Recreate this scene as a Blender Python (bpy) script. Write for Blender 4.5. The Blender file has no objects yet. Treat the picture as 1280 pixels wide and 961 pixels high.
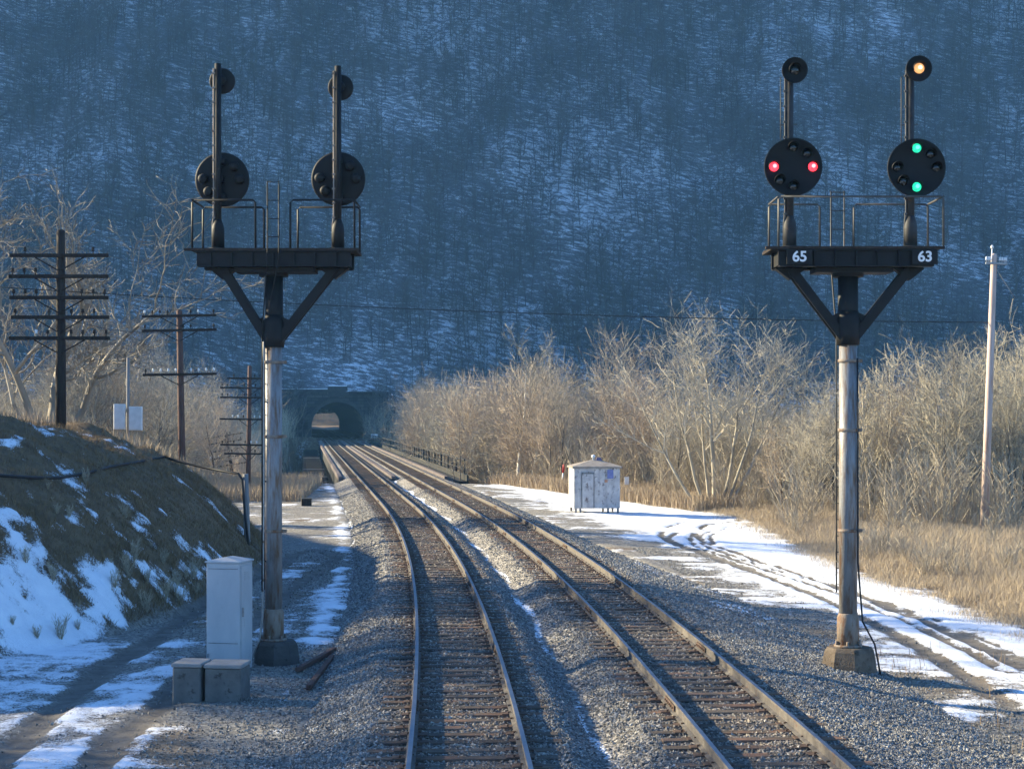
import bpy, math, random
import numpy as np
from mathutils import Vector, Matrix

random.seed(7)
RNG = np.random.default_rng(11)
S = bpy.context.scene
R = math.radians
COL = S.collection

# ------------------------------------------------------------------ camera
HC = 4.31            # eye above the rail tops (z = 0)
F = 2000.0           # focal length in photo pixels (photo 1280 wide)
HY = 521.0           # photo row of the horizon
cam = bpy.data.cameras.new("camera")
cam.sensor_width = 36.0
cam.lens = 36.0 * F / 1280.0
cam.shift_y = (HY - 480.5) / 1280.0
cam.clip_start = 0.3
cam.clip_end = 6000
camo = bpy.data.objects.new("camera", cam)
camo.location = (0, 0, HC)
camo.rotation_euler = (R(90), 0, 0)
COL.objects.link(camo)
S.camera = camo

# ------------------------------------------------------------------ light
SUN_AZ, SUN_EL = 20.0, 22.0      # degrees ahead of due left, elevation
SUN_VEC = Vector((-math.cos(R(SUN_AZ)) * math.cos(R(SUN_EL)), math.sin(R(SUN_AZ)) * math.cos(R(SUN_EL)), math.sin(R(SUN_EL))))
w = bpy.data.worlds.new("World")
S.world = w
w.use_nodes = True
nt = w.node_tree
bg = nt.nodes.get("Background") or nt.nodes.new("ShaderNodeBackground")
sky = nt.nodes.new("ShaderNodeTexSky")
sky.sky_type = 'NISHITA'
sky.sun_disc = False
sky.sun_elevation = R(SUN_EL)
sky.sun_rotation = R(-(90 - SUN_AZ))
sky.air_density = 0.75
sky.dust_density = 0.0
sky.ozone_density = 7.5
nt.links.new(sky.outputs[0], bg.inputs[0])
bg.inputs[1].default_value = 0.098
sd = bpy.data.lights.new("sun", 'SUN')
sd.energy = 5.0
sd.angle = R(0.5)
sd.color = (1.0, 0.865, 0.585)
so = bpy.data.objects.new("sun", sd)
so.rotation_euler = SUN_VEC.to_track_quat('Z', 'Y').to_euler()
so.location = (-60, 40, 60)
COL.objects.link(so)

S.view_settings.view_transform = 'Standard'
S.view_settings.look = 'None'
S.view_settings.gamma = 1
S.view_settings.use_curve_mapping = False
S.view_settings.exposure = 1.98
S.render.engine = 'CYCLES'
S.cycles.use_denoising = True
S.cycles.max_bounces = 5
S.cycles.diffuse_bounces = 2
S.cycles.glossy_bounces = 2
S.cycles.transmission_bounces = 2
S.cycles.volume_bounces = 0
S.cycles.caustics_reflective = False
S.cycles.caustics_refractive = False

# ------------------------------------------------------------------ helpers
def tag(o, label=None, cat=None, group=None, kind=None):
    if label: o['label'] = label
    if cat: o['category'] = cat
    if group: o['group'] = group
    if kind: o['kind'] = kind
    return o

def empty(name, loc, rz=0.0, label=None, cat=None, group=None, rx=0.0, ry=0.0):
    o = bpy.data.objects.new(name, None)
    o.empty_display_size = 0.3
    o.location = loc
    o.rotation_euler = (rx, ry, rz)
    COL.objects.link(o)
    return tag(o, label, cat, group)

def link_mesh(name, me, parent=None, loc=None):
    o = bpy.data.objects.new(name, me)
    if loc is not None: o.location = loc
    COL.objects.link(o)
    if parent is not None: o.parent = parent
    return o

def copy_tree(o, parent=None):
    c = o.copy()
    COL.objects.link(c)
    if parent is not None: c.parent = parent
    for ch in list(o.children):
        copy_tree(ch, c)
    return c

def np_mesh(name, V, Fc, mats, smooth=False, mat_idx=None, attrs=None):
    """mesh from a vertex array and ONE face array (all faces of the same size)"""
    V = np.asarray(V, dtype=np.float32); Fc = np.asarray(Fc, dtype=np.int32)
    me = bpy.data.meshes.new(name)
    k = Fc.shape[1]; n = Fc.shape[0]
    me.vertices.add(len(V)); me.vertices.foreach_set('co', V.ravel())
    me.loops.add(n * k); me.loops.foreach_set('vertex_index', Fc.ravel())
    me.polygons.add(n)
    me.polygons.foreach_set('loop_start', np.arange(0, n * k, k, dtype=np.int32))
    try:
        me.polygons.foreach_set('loop_total', np.full(n, k, dtype=np.int32))
    except Exception:
        pass
    if smooth: me.polygons.foreach_set('use_smooth', np.ones(n, dtype=bool))
    else: me.polygons.foreach_set('use_smooth', np.zeros(n, dtype=bool))
    if mat_idx is not None: me.polygons.foreach_set('material_index', np.asarray(mat_idx, dtype=np.int32))
    for m in (mats if isinstance(mats, (list, tuple)) else [mats]): me.materials.append(m)
    if attrs:
        for an, av in attrs.items():
            a = me.attributes.new(an, 'FLOAT', 'POINT')
            a.data.foreach_set('value', np.asarray(av, dtype=np.float32))
    me.update(calc_edges=True)
    me.validate()
    return me

class MB:
    """collects boxes, tubes and lathes into one mesh"""
    def __init__(s): s.v = []; s.f = []; s.m = []; s.sm = []
    def add(s, vs, fs, mi=0, smooth=False):
        b = len(s.v); s.v += [tuple(p) for p in vs]
        for f in fs:
            s.f.append(tuple(b + i for i in f)); s.m.append(mi); s.sm.append(smooth)
    def box(s, a, b, mi=0, M=None, taper=(1, 1), bev=0.0):
        x0, y0, z0 = a; x1, y1, z1 = b
        if bev > 0:
            cx, cy = (x0 + x1) / 2, (y0 + y1) / 2
            prof = [(z0, -bev), (z0 + bev, 0), (z1 - bev, 0), (z1, -bev)]
            rings = []
            for z, d in prof:
                t = (z - z0) / max(1e-6, z1 - z0)
                hx = (x1 - x0) / 2 * (1 + (taper[0] - 1) * t) + d; hy = (y1 - y0) / 2 * (1 + (taper[1] - 1) * t) + d
                c = min(bev, hx * .4, hy * .4)
                rings.append([(cx - hx + c, cy - hy, z), (cx + hx - c, cy - hy, z), (cx + hx, cy - hy + c, z), (cx + hx, cy + hy - c, z),
                              (cx + hx - c, cy + hy, z), (cx - hx + c, cy + hy, z), (cx - hx, cy + hy - c, z), (cx - hx, cy - hy + c, z)])
            vs = [p for r in rings for p in r]; n = 8
            fs = [tuple(range(n - 1, -1, -1)), tuple(range(3 * n, 4 * n))]
            for k in range(3):
                for i in range(n): fs.append((k * n + i, k * n + (i + 1) % n, (k + 1) * n + (i + 1) % n, (k + 1) * n + i))
        else:
            cx, cy = (x0 + x1) / 2, (y0 + y1) / 2
            hx, hy = (x1 - x0) / 2, (y1 - y0) / 2; tx, ty = taper
            vs = [(cx - hx, cy - hy, z0), (cx + hx, cy - hy, z0), (cx + hx, cy + hy, z0), (cx - hx, cy + hy, z0),
                  (cx - hx * tx, cy - hy * ty, z1), (cx + hx * tx, cy - hy * ty, z1), (cx + hx * tx, cy + hy * ty, z1), (cx - hx * tx, cy + hy * ty, z1)]
            fs = [(3, 2, 1, 0), (4, 5, 6, 7), (0, 1, 5, 4), (1, 2, 6, 5), (2, 3, 7, 6), (3, 0, 4, 7)]
        if M is not None: vs = [M @ Vector(p) for p in vs]
        s.add(vs, fs, mi); return s
    def tube(s, pts, r, k=8, mi=0, smooth=True, cap=True):
        pts = [Vector(p) for p in pts]; n = len(pts)
        rs = r if isinstance(r, (list, tuple)) else [r] * n
        vs = []; ref = None
        for i, p in enumerate(pts):
            d = (pts[min(i + 1, n - 1)] - pts[max(i - 1, 0)]).normalized()
            if ref is None or abs(ref.dot(d)) > .98: ref = Vector((0, 0, 1)) if abs(d.z) < .9 else Vector((1, 0, 0))
            a = d.cross(ref).normalized(); b = d.cross(a).normalized(); ref = -b.cross(d).cross(d) if False else ref
            for j in range(k):
                t = 2 * math.pi * j / k
                vs.append(p + (a * math.cos(t) + b * math.sin(t)) * rs[i])
        fs = []
        for i in range(n - 1):
            for j in range(k): fs.append((i * k + j, (i + 1) * k + j, (i + 1) * k + (j + 1) % k, i * k + (j + 1) % k))
        s.add(vs, fs, mi, smooth)
        if cap:
            b = len(s.v) - n * k
            s.f.append(tuple(b + j for j in range(k))); s.m.append(mi); s.sm.append(False)
            s.f.append(tuple(b + (n - 1) * k + j for j in range(k - 1, -1, -1))); s.m.append(mi); s.sm.append(False)
        return s
    def bar(s, p, q, wd, ht, mi=0):
        """square bar from p to q; wd across in the xy plane, ht the other way"""
        p = Vector(p); q = Vector(q); d = (q - p).normalized()
        up = Vector((0, 0, 1)) if abs(d.z) < .95 else Vector((0, 1, 0))
        a = d.cross(up).normalized() * wd / 2; b = a.cross(d).normalized() * ht / 2
        vs = [p - a - b, p + a - b, p + a + b, p - a + b, q - a - b, q + a - b, q + a + b, q - a + b]
        s.add(vs, [(0, 1, 2, 3), (7, 6, 5, 4), (1, 0, 4, 5), (2, 1, 5, 6), (3, 2, 6, 7), (0, 3, 7, 4)], mi); return s
    def lathe(s, prof, k=16, axis='z', o=(0, 0, 0), mi=0, smooth=True):
        vs = []; o = Vector(o)
        for r, z in prof:
            for j in range(k):
                t = 2 * math.pi * j / k; c, d = r * math.cos(t), r * math.sin(t)
                vs.append(o + (Vector((c, d, z)) if axis == 'z' else Vector((c, z, d)) if axis == 'y' else Vector((z, c, d))))
        fs = []
        for i in range(len(prof) - 1):
            for j in range(k): fs.append((i * k + j, i * k + (j + 1) % k, (i + 1) * k + (j + 1) % k, (i + 1) * k + j))
        s.add(vs, fs, mi, smooth)
        b = len(s.v) - len(prof) * k
        s.f.append(tuple(b + j for j in range(k - 1, -1, -1))); s.m.append(mi); s.sm.append(False)
        s.f.append(tuple(b + (len(prof) - 1) * k + j for j in range(k))); s.m.append(mi); s.sm.append(False)
        return s
    def mesh(s, name, mats):
        me = bpy.data.meshes.new(name)
        me.from_pydata([tuple(p) for p in s.v], [], s.f)
        for m in (mats if isinstance(mats, (list, tuple)) else [mats]): me.materials.append(m)
        me.polygons.foreach_set('material_index', np.array(s.m, dtype=np.int32))
        me.polygons.foreach_set('use_smooth', np.array(s.sm, dtype=bool))
        import bmesh
        bm = bmesh.new(); bm.from_mesh(me); bmesh.ops.recalc_face_normals(bm, faces=bm.faces[:]); bm.to_mesh(me); bm.free()
        me.update(); return me
    def build(s, name, mats, parent=None, loc=None):
        return link_mesh(name, s.mesh(name, mats), parent, loc)

# value noise --------------------------------------------------------------
def vnoise(x, y, seed=0):
    x = np.asarray(x, dtype=np.float64); y = np.asarray(y, dtype=np.float64)
    xi = np.floor(x).astype(np.int64); yi = np.floor(y).astype(np.int64)
    fx = x - xi; fy = y - yi
    fx = fx * fx * (3 - 2 * fx); fy = fy * fy * (3 - 2 * fy)
    def h(a, b):
        n = (a * 374761393 + b * 668265263 + seed * 974634777) & 0xffffffff
        n = ((n ^ (n >> 13)) * 1274126177) & 0xffffffff
        n = n ^ (n >> 16)
        return (n & 0xffff) / 65535.0
    return (h(xi, yi) * (1 - fx) + h(xi + 1, yi) * fx) * (1 - fy) + (h(xi, yi + 1) * (1 - fx) + h(xi + 1, yi + 1) * fx) * fy
def fbm(x, y, seed=0, oct=4):
    t = 0; a = .5; n = 0
    for i in range(oct):
        t = t + a * vnoise(np.asarray(x) * 2 ** i, np.asarray(y) * 2 ** i, seed + i * 17); n += a; a *= .5
    return t / n
def sstep(a, b, x):
    t = np.clip((np.asarray(x, dtype=np.float64) - a) / (b - a), 0, 1); return t * t * (3 - 2 * t)

# ------------------------------------------------------------------ materials
def new_mat(name):
    m = bpy.data.materials.new(name); m.use_nodes = True
    n = m.node_tree.nodes; l = m.node_tree.links
    return m, n, l, n.get('Principled BSDF')
def ramp(n, stops):
    r = n.new('ShaderNodeValToRGB'); e = r.color_ramp.elements
    while len(e) < len(stops): e.new(0.5)
    for el, (p, c) in zip(e, stops):
        el.position = p; el.color = (c[0], c[1], c[2], 1) if not isinstance(c, (int, float)) else (c, c, c, 1)
    return r
def math_node(n, l, op, a, b=None, c=None, clamp=False):
    m = n.new('ShaderNodeMath'); m.operation = op; m.use_clamp = clamp
    for i, v in enumerate((a, b, c)):
        if v is None: continue
        if isinstance(v, (int, float)): m.inputs[i].default_value = v
        else: l.new(v, m.inputs[i])
    return m.outputs[0]
def mixc(n, l, fac, a, b):
    m = n.new('ShaderNodeMix'); m.data_type = 'RGBA'
    if isinstance(fac, (int, float)): m.inputs[0].default_value = fac
    else: l.new(fac, m.inputs[0])
    for i, v in ((6, a), (7, b)):
        if isinstance(v, (tuple, list)): m.inputs[i].default_value = (v[0], v[1], v[2], 1)
        else: l.new(v, m.inputs[i])
    return m.outputs[2]
def noise_node(n, l, scale, detail=4, rough=.55, coord='Object', vec=None, stretch=None, tilt=0.0):
    t = n.new('ShaderNodeTexNoise'); t.inputs['Scale'].default_value = scale
    t.inputs['Detail'].default_value = detail; t.inputs['Roughness'].default_value = rough
    if vec is None:
        tc = n.new('ShaderNodeTexCoord'); vec = tc.outputs[coord]
    if stretch is not None:
        mp = n.new('ShaderNodeMapping'); mp.inputs['Scale'].default_value = stretch
        if tilt:
            m0 = n.new('ShaderNodeMapping'); m0.inputs['Rotation'].default_value = (0, tilt, 0); l.new(vec, m0.inputs['Vector']); vec = m0.outputs[0]
        l.new(vec, mp.inputs['Vector']); vec = mp.outputs[0]
    l.new(vec, t.inputs['Vector']); return t
def weathered(name, c1, c2, scale=3.0, rough=.7, metallic=0.0, bump=.2, stretch=None, spots=None, spot_scale=6, spot_lo=.6, spot_hi=.68, bscale=None):
    m, n, l, p = new_mat(name)
    t = noise_node(n, l, scale, 6, .6, stretch=stretch)
    r = ramp(n, [(.3, c1), (.7, c2)]); l.new(t.outputs[0], r.inputs[0]); col = r.outputs[0]
    if spots:
        t2 = noise_node(n, l, spot_scale, 5, .65, stretch=stretch)
        r2 = ramp(n, [(spot_lo, 0.0), (spot_hi, 1.0)]); l.new(t2.outputs[0], r2.inputs[0])
        col = mixc(n, l, r2.outputs[0], col, spots)
    l.new(col, p.inputs['Base Color'])
    p.inputs['Roughness'].default_value = rough; p.inputs['Metallic'].default_value = metallic
    if rough > .5: p.inputs['Specular IOR Level'].default_value = .25
    if bump:
        b = n.new('ShaderNodeBump'); b.inputs['Strength'].default_value = bump; b.inputs['Distance'].default_value = .02
        t3 = noise_node(n, l, bscale or scale * 8, 4, .6); l.new(t3.outputs[0], b.inputs['Height']); l.new(b.outputs[0], p.inputs['Normal'])
    return m
def bark(name, c1, c2, rough=.85):
    m, n, l, p = new_mat(name)
    oi = n.new('ShaderNodeObjectInfo'); geo = n.new('ShaderNodeNewGeometry')
    t = noise_node(n, l, 1.7, 3, .6)
    a = math_node(n, l, 'MULTIPLY', oi.outputs['Random'], .35)
    b = math_node(n, l, 'ADD', math_node(n, l, 'MULTIPLY', t.outputs[0], .35), a)
    c = math_node(n, l, 'ADD', b, math_node(n, l, 'MULTIPLY', geo.outputs['Random Per Island'], .5))
    r = ramp(n, [(.2, c1), (.95, c2)]); l.new(c, r.inputs[0])
    l.new(r.outputs[0], p.inputs['Base Color']); p.inputs['Roughness'].default_value = rough
    p.inputs['Specular IOR Level'].default_value = .2
    return m
def emit(name, c, s, base):
    m, n, l, p = new_mat(name)
    tc = n.new('ShaderNodeTexCoord'); g = n.new('ShaderNodeTexNoise'); g.inputs['Scale'].default_value = 14
    l.new(tc.outputs['Object'], g.inputs['Vector'])
    r = ramp(n, [(.35, tuple(x * .6 for x in c)), (.65, c)]); l.new(g.outputs[0], r.inputs[0])
    l.new(r.outputs[0], p.inputs['Emission Color']); p.inputs['Emission Strength'].default_value = s
    p.inputs['Base Color'].default_value = (*base, 1); p.inputs['Roughness'].default_value = .15
    return m

M = {}
M['black'] = weathered('black_iron_paint', (.005, .0055, .006), (.014, .013, .012), 4, .62, bump=.25, spots=(.05, .03, .018), spot_scale=9, spot_lo=.66, spot_hi=.74)
M['disc'] = weathered('signal_disc_black', (.005, .0055, .006), (.010, .0095, .009), 3, .68, bump=.1, spots=(.022, .012, .008), spot_scale=5, spot_lo=.62, spot_hi=.8)
M['silver'] = weathered('mast_aluminium_paint', (.14, .14, .14), (.26, .26, .255), 2.2, .5, bump=.3, stretch=(3, 3, .5), spots=(.13, .075, .04), spot_scale=3, spot_lo=.46, spot_hi=.64)
M['silver_rust'] = weathered('mast_base_rust', (.16, .12, .085), (.27, .23, .19), 3, .65, bump=.3, stretch=(2, 2, .5), spots=(.14, .065, .03), spot_scale=5, spot_lo=.5, spot_hi=.65)
M['post'] = weathered('signal_post_paint', (.018, .018, .018), (.05, .048, .044), 5, .6, bump=.2, spots=(.09, .05, .03), spot_scale=8, spot_lo=.6, spot_hi=.7)
M['pipe'] = weathered('dull_dark_pipe', (.04, .04, .038), (.10, .095, .085), 6, .6, bump=.1, spots=(.08, .045, .03), spot_scale=8)
M['box_white'] = weathered('relay_box_paint', (.55, .55, .54), (.68, .68, .66), 4, .6, bump=.05)
M['galv'] = weathered('galvanised_pipe', (.22, .22, .21), (.40, .39, .36), 6, .5, .3, bump=.1, spots=(.12, .07, .04), spot_scale=8, spot_lo=.6, spot_hi=.7)
M['concrete_brown'] = weathered('stained_concrete', (.085, .062, .043), (.17, .135, .10), 3, .9, bump=.6, spots=(.03, .02, .013), spot_scale=4, spot_lo=.55, spot_hi=.7)
M['concrete_dark'] = weathered('dark_concrete', (.055, .052, .048), (.10, .095, .085), 3, .9, bump=.6, spots=(.03, .028, .025), spot_scale=4)
M['concrete_mid'] = weathered('mid_concrete', (.10, .098, .09), (.17, .165, .15), 3, .9, bump=.6, spots=(.055, .052, .046), spot_scale=4)
M['concrete_grey'] = weathered('grey_concrete', (.13, .135, .135), (.22, .22, .215), 5, .9, bump=.4, spots=(.09, .085, .075), spot_scale=3)
M['concrete_lid'] = weathered('pale_concrete_lid', (.20, .195, .185), (.30, .29, .275), 4, .85, bump=.4)
M['cab'] = weathered('cabinet_grey_paint', (.36, .365, .37), (.45, .45, .44), 2.5, .6, bump=.08, spots=(.26, .25, .235), spot_scale=9, spot_lo=.62, spot_hi=.75, stretch=(1, 1, .4))
M['shed_wall'] = weathered('shed_blotched_paint', (.30, .30, .31), (.52, .52, .51), 2.6, .6, bump=.1, spots=(.13, .11, .11), spot_scale=4.5, spot_lo=.54, spot_hi=.66, stretch=(1.2, 1.2, .8))
M['shed_sunlit_side'] = weathered('shed_painted_sunlight', (.62, .61, .56), (.75, .74, .69), 2, .6, bump=.1)  # same shed wall made paler: sunlight on the left side put into the colour
M['shed_roof'] = weathered('shed_roof_brown', (.20, .17, .14), (.33, .29, .25), 3, .8, bump=.2)
M['blue'] = weathered('faded_blue_panel', (.10, .13, .30), (.17, .20, .40), 6, .6, bump=.05)
M['rustpaint'] = weathered('rust_patch', (.35, .17, .10), (.45, .25, .16), 6, .8)
M['white'] = weathered('white_paint', (.66, .66, .64), (.80, .80, .78), 5, .5, bump=.05)
M['red'] = weathered('red_paint', (.45, .035, .03), (.60, .06, .04), 5, .5, bump=.05)
M['purple'] = weathered('roof_vent_purple', (.13, .10, .16), (.20, .16, .23), 6, .7)
M['wood_dark'] = weathered('creosoted_wood', (.018, .013, .010), (.05, .036, .027), 3, .85, bump=.4, stretch=(6, 6, .5))
M['wood_red'] = weathered('reddish_pole_wood', (.07, .035, .025), (.14, .08, .06), 3, .85, bump=.4, stretch=(6, 6, .5))
M['wood_grey'] = weathered('weathered_grey_wood', (.16, .15, .14), (.28, .265, .25), 3, .85, bump=.4, stretch=(6, 6, .5))
M['wood_pale'] = weathered('pale_new_pole_wood', (.42, .31, .25), (.58, .46, .39), 2, .8, bump=.3, stretch=(6, 6, .4), spots=(.40, .20, .11), spot_scale=1.2, spot_lo=.55, spot_hi=.7)
M['glass_white'] = weathered('insulator_porcelain', (.62, .64, .63), (.82, .84, .82), 9, .2, bump=0)
M['cable'] = weathered('black_cable', (.012, .012, .013), (.03, .03, .03), 5, .6, bump=.1)
M['rail_top'] = weathered('rail_polished_head', (.20, .23, .28), (.32, .35, .40), 3, .34, .9, bump=.03)  # polished steel, with a bluish sky reflection tinted into the base colour
M['rail_rust'] = weathered('rail_rusty_web', (.075, .066, .058), (.165, .148, .13), 6, .85, .0, bump=.2, spots=(.12, .07, .045), spot_scale=2.6, spot_lo=.6, spot_hi=.7)
def tie_material():
    m, n, l, p = new_mat('tie_wood')
    oi = n.new('ShaderNodeObjectInfo'); geo = n.new('ShaderNodeNewGeometry'); tc = n.new('ShaderNodeTexCoord')
    off = n.new('ShaderNodeVectorMath'); off.operation = 'ADD'; l.new(tc.outputs['Object'], off.inputs[0])
    sc = n.new('ShaderNodeCombineXYZ'); l.new(math_node(n, l, 'MULTIPLY', oi.outputs['Random'], 40.0), sc.inputs[0]); l.new(math_node(n, l, 'MULTIPLY', oi.outputs['Random'], 70.0), sc.inputs[1]); l.new(sc.outputs[0], off.inputs[1])
    t = noise_node(n, l, 3, 6, .65, vec=off.outputs[0], stretch=(.5, 8, 8)); t2 = noise_node(n, l, 1.3, 4, .6, vec=off.outputs[0])
    r = ramp(n, [(.3, (.035, .028, .023)), (.7, (.15, .118, .09))]); l.new(t.outputs[0], r.inputs[0])
    rr = ramp(n, [(.5, 0.0), (.66, .8)]); l.new(t2.outputs[0], rr.inputs[0])
    col = mixc(n, l, rr.outputs[0], r.outputs[0], (.20, .105, .062))
    k = math_node(n, l, 'ADD', .55, math_node(n, l, 'MULTIPLY', math_node(n, l, 'ADD', math_node(n, l, 'MULTIPLY', oi.outputs['Random'], .5), math_node(n, l, 'MULTIPLY', geo.outputs['Random Per Island'], .5)), 1.0))
    mx = n.new('ShaderNodeMix'); mx.data_type = 'RGBA'; mx.blend_type = 'MULTIPLY'; mx.inputs[0].default_value = 1.0; l.new(col, mx.inputs[6])
    cc = n.new('ShaderNodeCombineColor'); [l.new(k, cc.inputs[i]) for i in range(3)]; l.new(cc.outputs[0], mx.inputs[7])
    l.new(mx.outputs[2], p.inputs['Base Color']); p.inputs['Roughness'].default_value = .9; p.inputs['Specular IOR Level'].default_value = .2
    b = n.new('ShaderNodeBump'); b.inputs['Strength'].default_value = .7; b.inputs['Distance'].default_value = .02; l.new(t.outputs[0], b.inputs['Height']); l.new(b.outputs[0], p.inputs['Normal'])
    return m
M['tie'] = tie_material()
M['plate'] = weathered('tie_plate_rust', (.07, .045, .032), (.16, .105, .075), 8, .85, bump=.2)
def masonry():
    m, n, l, p = new_mat('portal_masonry')
    tc = n.new('ShaderNodeTexCoord'); sp = n.new('ShaderNodeSeparateXYZ'); l.new(tc.outputs['Object'], sp.inputs[0])
    cb = n.new('ShaderNodeCombineXYZ'); l.new(sp.outputs[0], cb.inputs[0]); l.new(sp.outputs[2], cb.inputs[1])
    br = n.new('ShaderNodeTexBrick'); l.new(cb.outputs[0], br.inputs['Vector']); br.inputs['Scale'].default_value = 1.0
    br.inputs['Brick Width'].default_value = 1.5; br.inputs['Row Height'].default_value = .62; br.inputs['Mortar Size'].default_value = .05
    br.inputs['Color1'].default_value = (.03, .031, .032, 1); br.inputs['Color2'].default_value = (.10, .098, .092, 1); br.inputs['Mortar'].default_value = (.02, .02, .02, 1)
    t = noise_node(n, l, .5, 6, .65, vec=tc.outputs['Object'], stretch=(1, 1, .35)); r = ramp(n, [(.42, 0.0), (.62, .9)]); l.new(t.outputs[0], r.inputs[0])
    l.new(mixc(n, l, r.outputs[0], br.outputs[0], (.03, .03, .032)), p.inputs['Base Color']); p.inputs['Roughness'].default_value = .9; p.inputs['Specular IOR Level'].default_value = .2
    b = n.new('ShaderNodeBump'); b.inputs['Strength'].default_value = .6; b.inputs['Distance'].default_value = .08; l.new(br.outputs['Fac'], b.inputs['Height']); b.invert = True; l.new(b.outputs[0], p.inputs['Normal'])
    return m
M['stone_wall'] = masonry()
M['stone_ring'] = weathered('arch_ring_stone', (.035, .036, .036), (.075, .074, .07), .9, .9, bump=.5, bscale=6)
M['tunnel'] = weathered('tunnel_lining_sooty', (.02, .02, .02), (.05, .05, .048), .7, .95, bump=.3)
M['bridge_black'] = weathered('bridge_black_steel', (.012, .012, .012), (.035, .032, .028), 1, .7, bump=.1)
M['bridge_edge'] = weathered('bridge_kerb_timber', (.10, .082, .078), (.17, .14, .13), 1.5, .85, bump=.2)
M['snow_cap'] = weathered('packed_snow', (.74, .76, .80), (.84, .85, .87), 1, .6, bump=.3)
M['water'] = weathered('river_water', (.02, .03, .03), (.035, .045, .045), .3, .12, bump=.1, bscale=1)
M['lens_dark'] = weathered('unlit_lens', (.006, .008, .008), (.014, .018, .018), 6, .08, bump=0)
M['lens_red'] = emit('lit_red_lens', (1.0, .03, .05), 1.2, (.2, .01, .01))
M['lens_red_hot'] = emit('lit_red_core', (1.0, .22, .26), 1.3, (.2, .01, .01))
M['lens_green'] = emit('lit_green_lens', (.01, .40, .22), .9, (.01, .1, .06))
M['lens_green_hot'] = emit('lit_green_core', (.10, .85, .55), .95, (.01, .1, .06))
M['lens_amber'] = emit('lit_amber_lens', (.70, .33, .13), .5, (.2, .1, .02))
M['lens_amber_hot'] = emit('lit_amber_core', (.9, .70, .45), .7, (.2, .1, .02))
M['bark_tan'] = bark('bark_tan_grey', (.12, .103, .074), (.62, .54, .385))
M['bark_dark'] = bark('bark_dark', (.06, .048, .038), (.18, .145, .11))
M['bark_red'] = bark('bark_reddish', (.14, .11, .078), (.57, .455, .325))
M['bark_old'] = bark('bark_old_oak', (.10, .087, .068), (.40, .35, .27))
M['bark_white'] = bark('bark_white_sycamore', (.45, .42, .37), (.82, .78, .70))
M['bark_bright'] = bark('bark_bright_grey', (.17, .148, .11), (.56, .49, .365))  # brighter bark so single trees stand out from the thicket
M['bark_hill'] = bark('bark_hill', (.04, .04, .043), (.12, .116, .118))
M['twig'] = bark('twig_brush', (.12, .10, .07), (.60, .505, .355))
M['drygrass'] = bark('dry_grass', (.26, .20, .13), (.58, .46, .32))
M['fieldgrass'] = bark('field_grass', (.34, .27, .18), (.52, .425, .30))
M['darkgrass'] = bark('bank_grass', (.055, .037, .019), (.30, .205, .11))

# ------------------------------------------------------------------ track alignment
_ys = np.linspace(-80, 2200, 22801)
_sl = np.interp(_ys, [-80, 0, 15, 23, 37.6, 62, 80, 95, 2200], [-.0, -.02, -.035, -.046, -.069, -.105, -.128, -.130, -.130])
_xs = np.concatenate([[0], np.cumsum((_sl[1:] + _sl[:-1]) / 2 * (_ys[1] - _ys[0]))])
_xs += -.52 - np.interp(19.6, _ys, _xs)
def xc(y): return np.interp(y, _ys, _xs)
def slope(y): return np.interp(y, _ys, _sl)
def uof(x, y): return (x - xc(y)) / np.sqrt(1 + slope(y) ** 2)
def tp(y, u, z=0.0):
    s = slope(y); k = 1 / np.sqrt(1 + s * s)
    return (float(xc(y) + u * k), float(y - u * s * k), z)
def tps(y, u):
    s = slope(y); k = 1 / np.sqrt(1 + s * s)
    return xc(y) + u * k, y - u * s * k
GAP = 3.96     # second track to the right
PORTAL_Y = 317.0
AX = -.130     # tunnel axis slope

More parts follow.
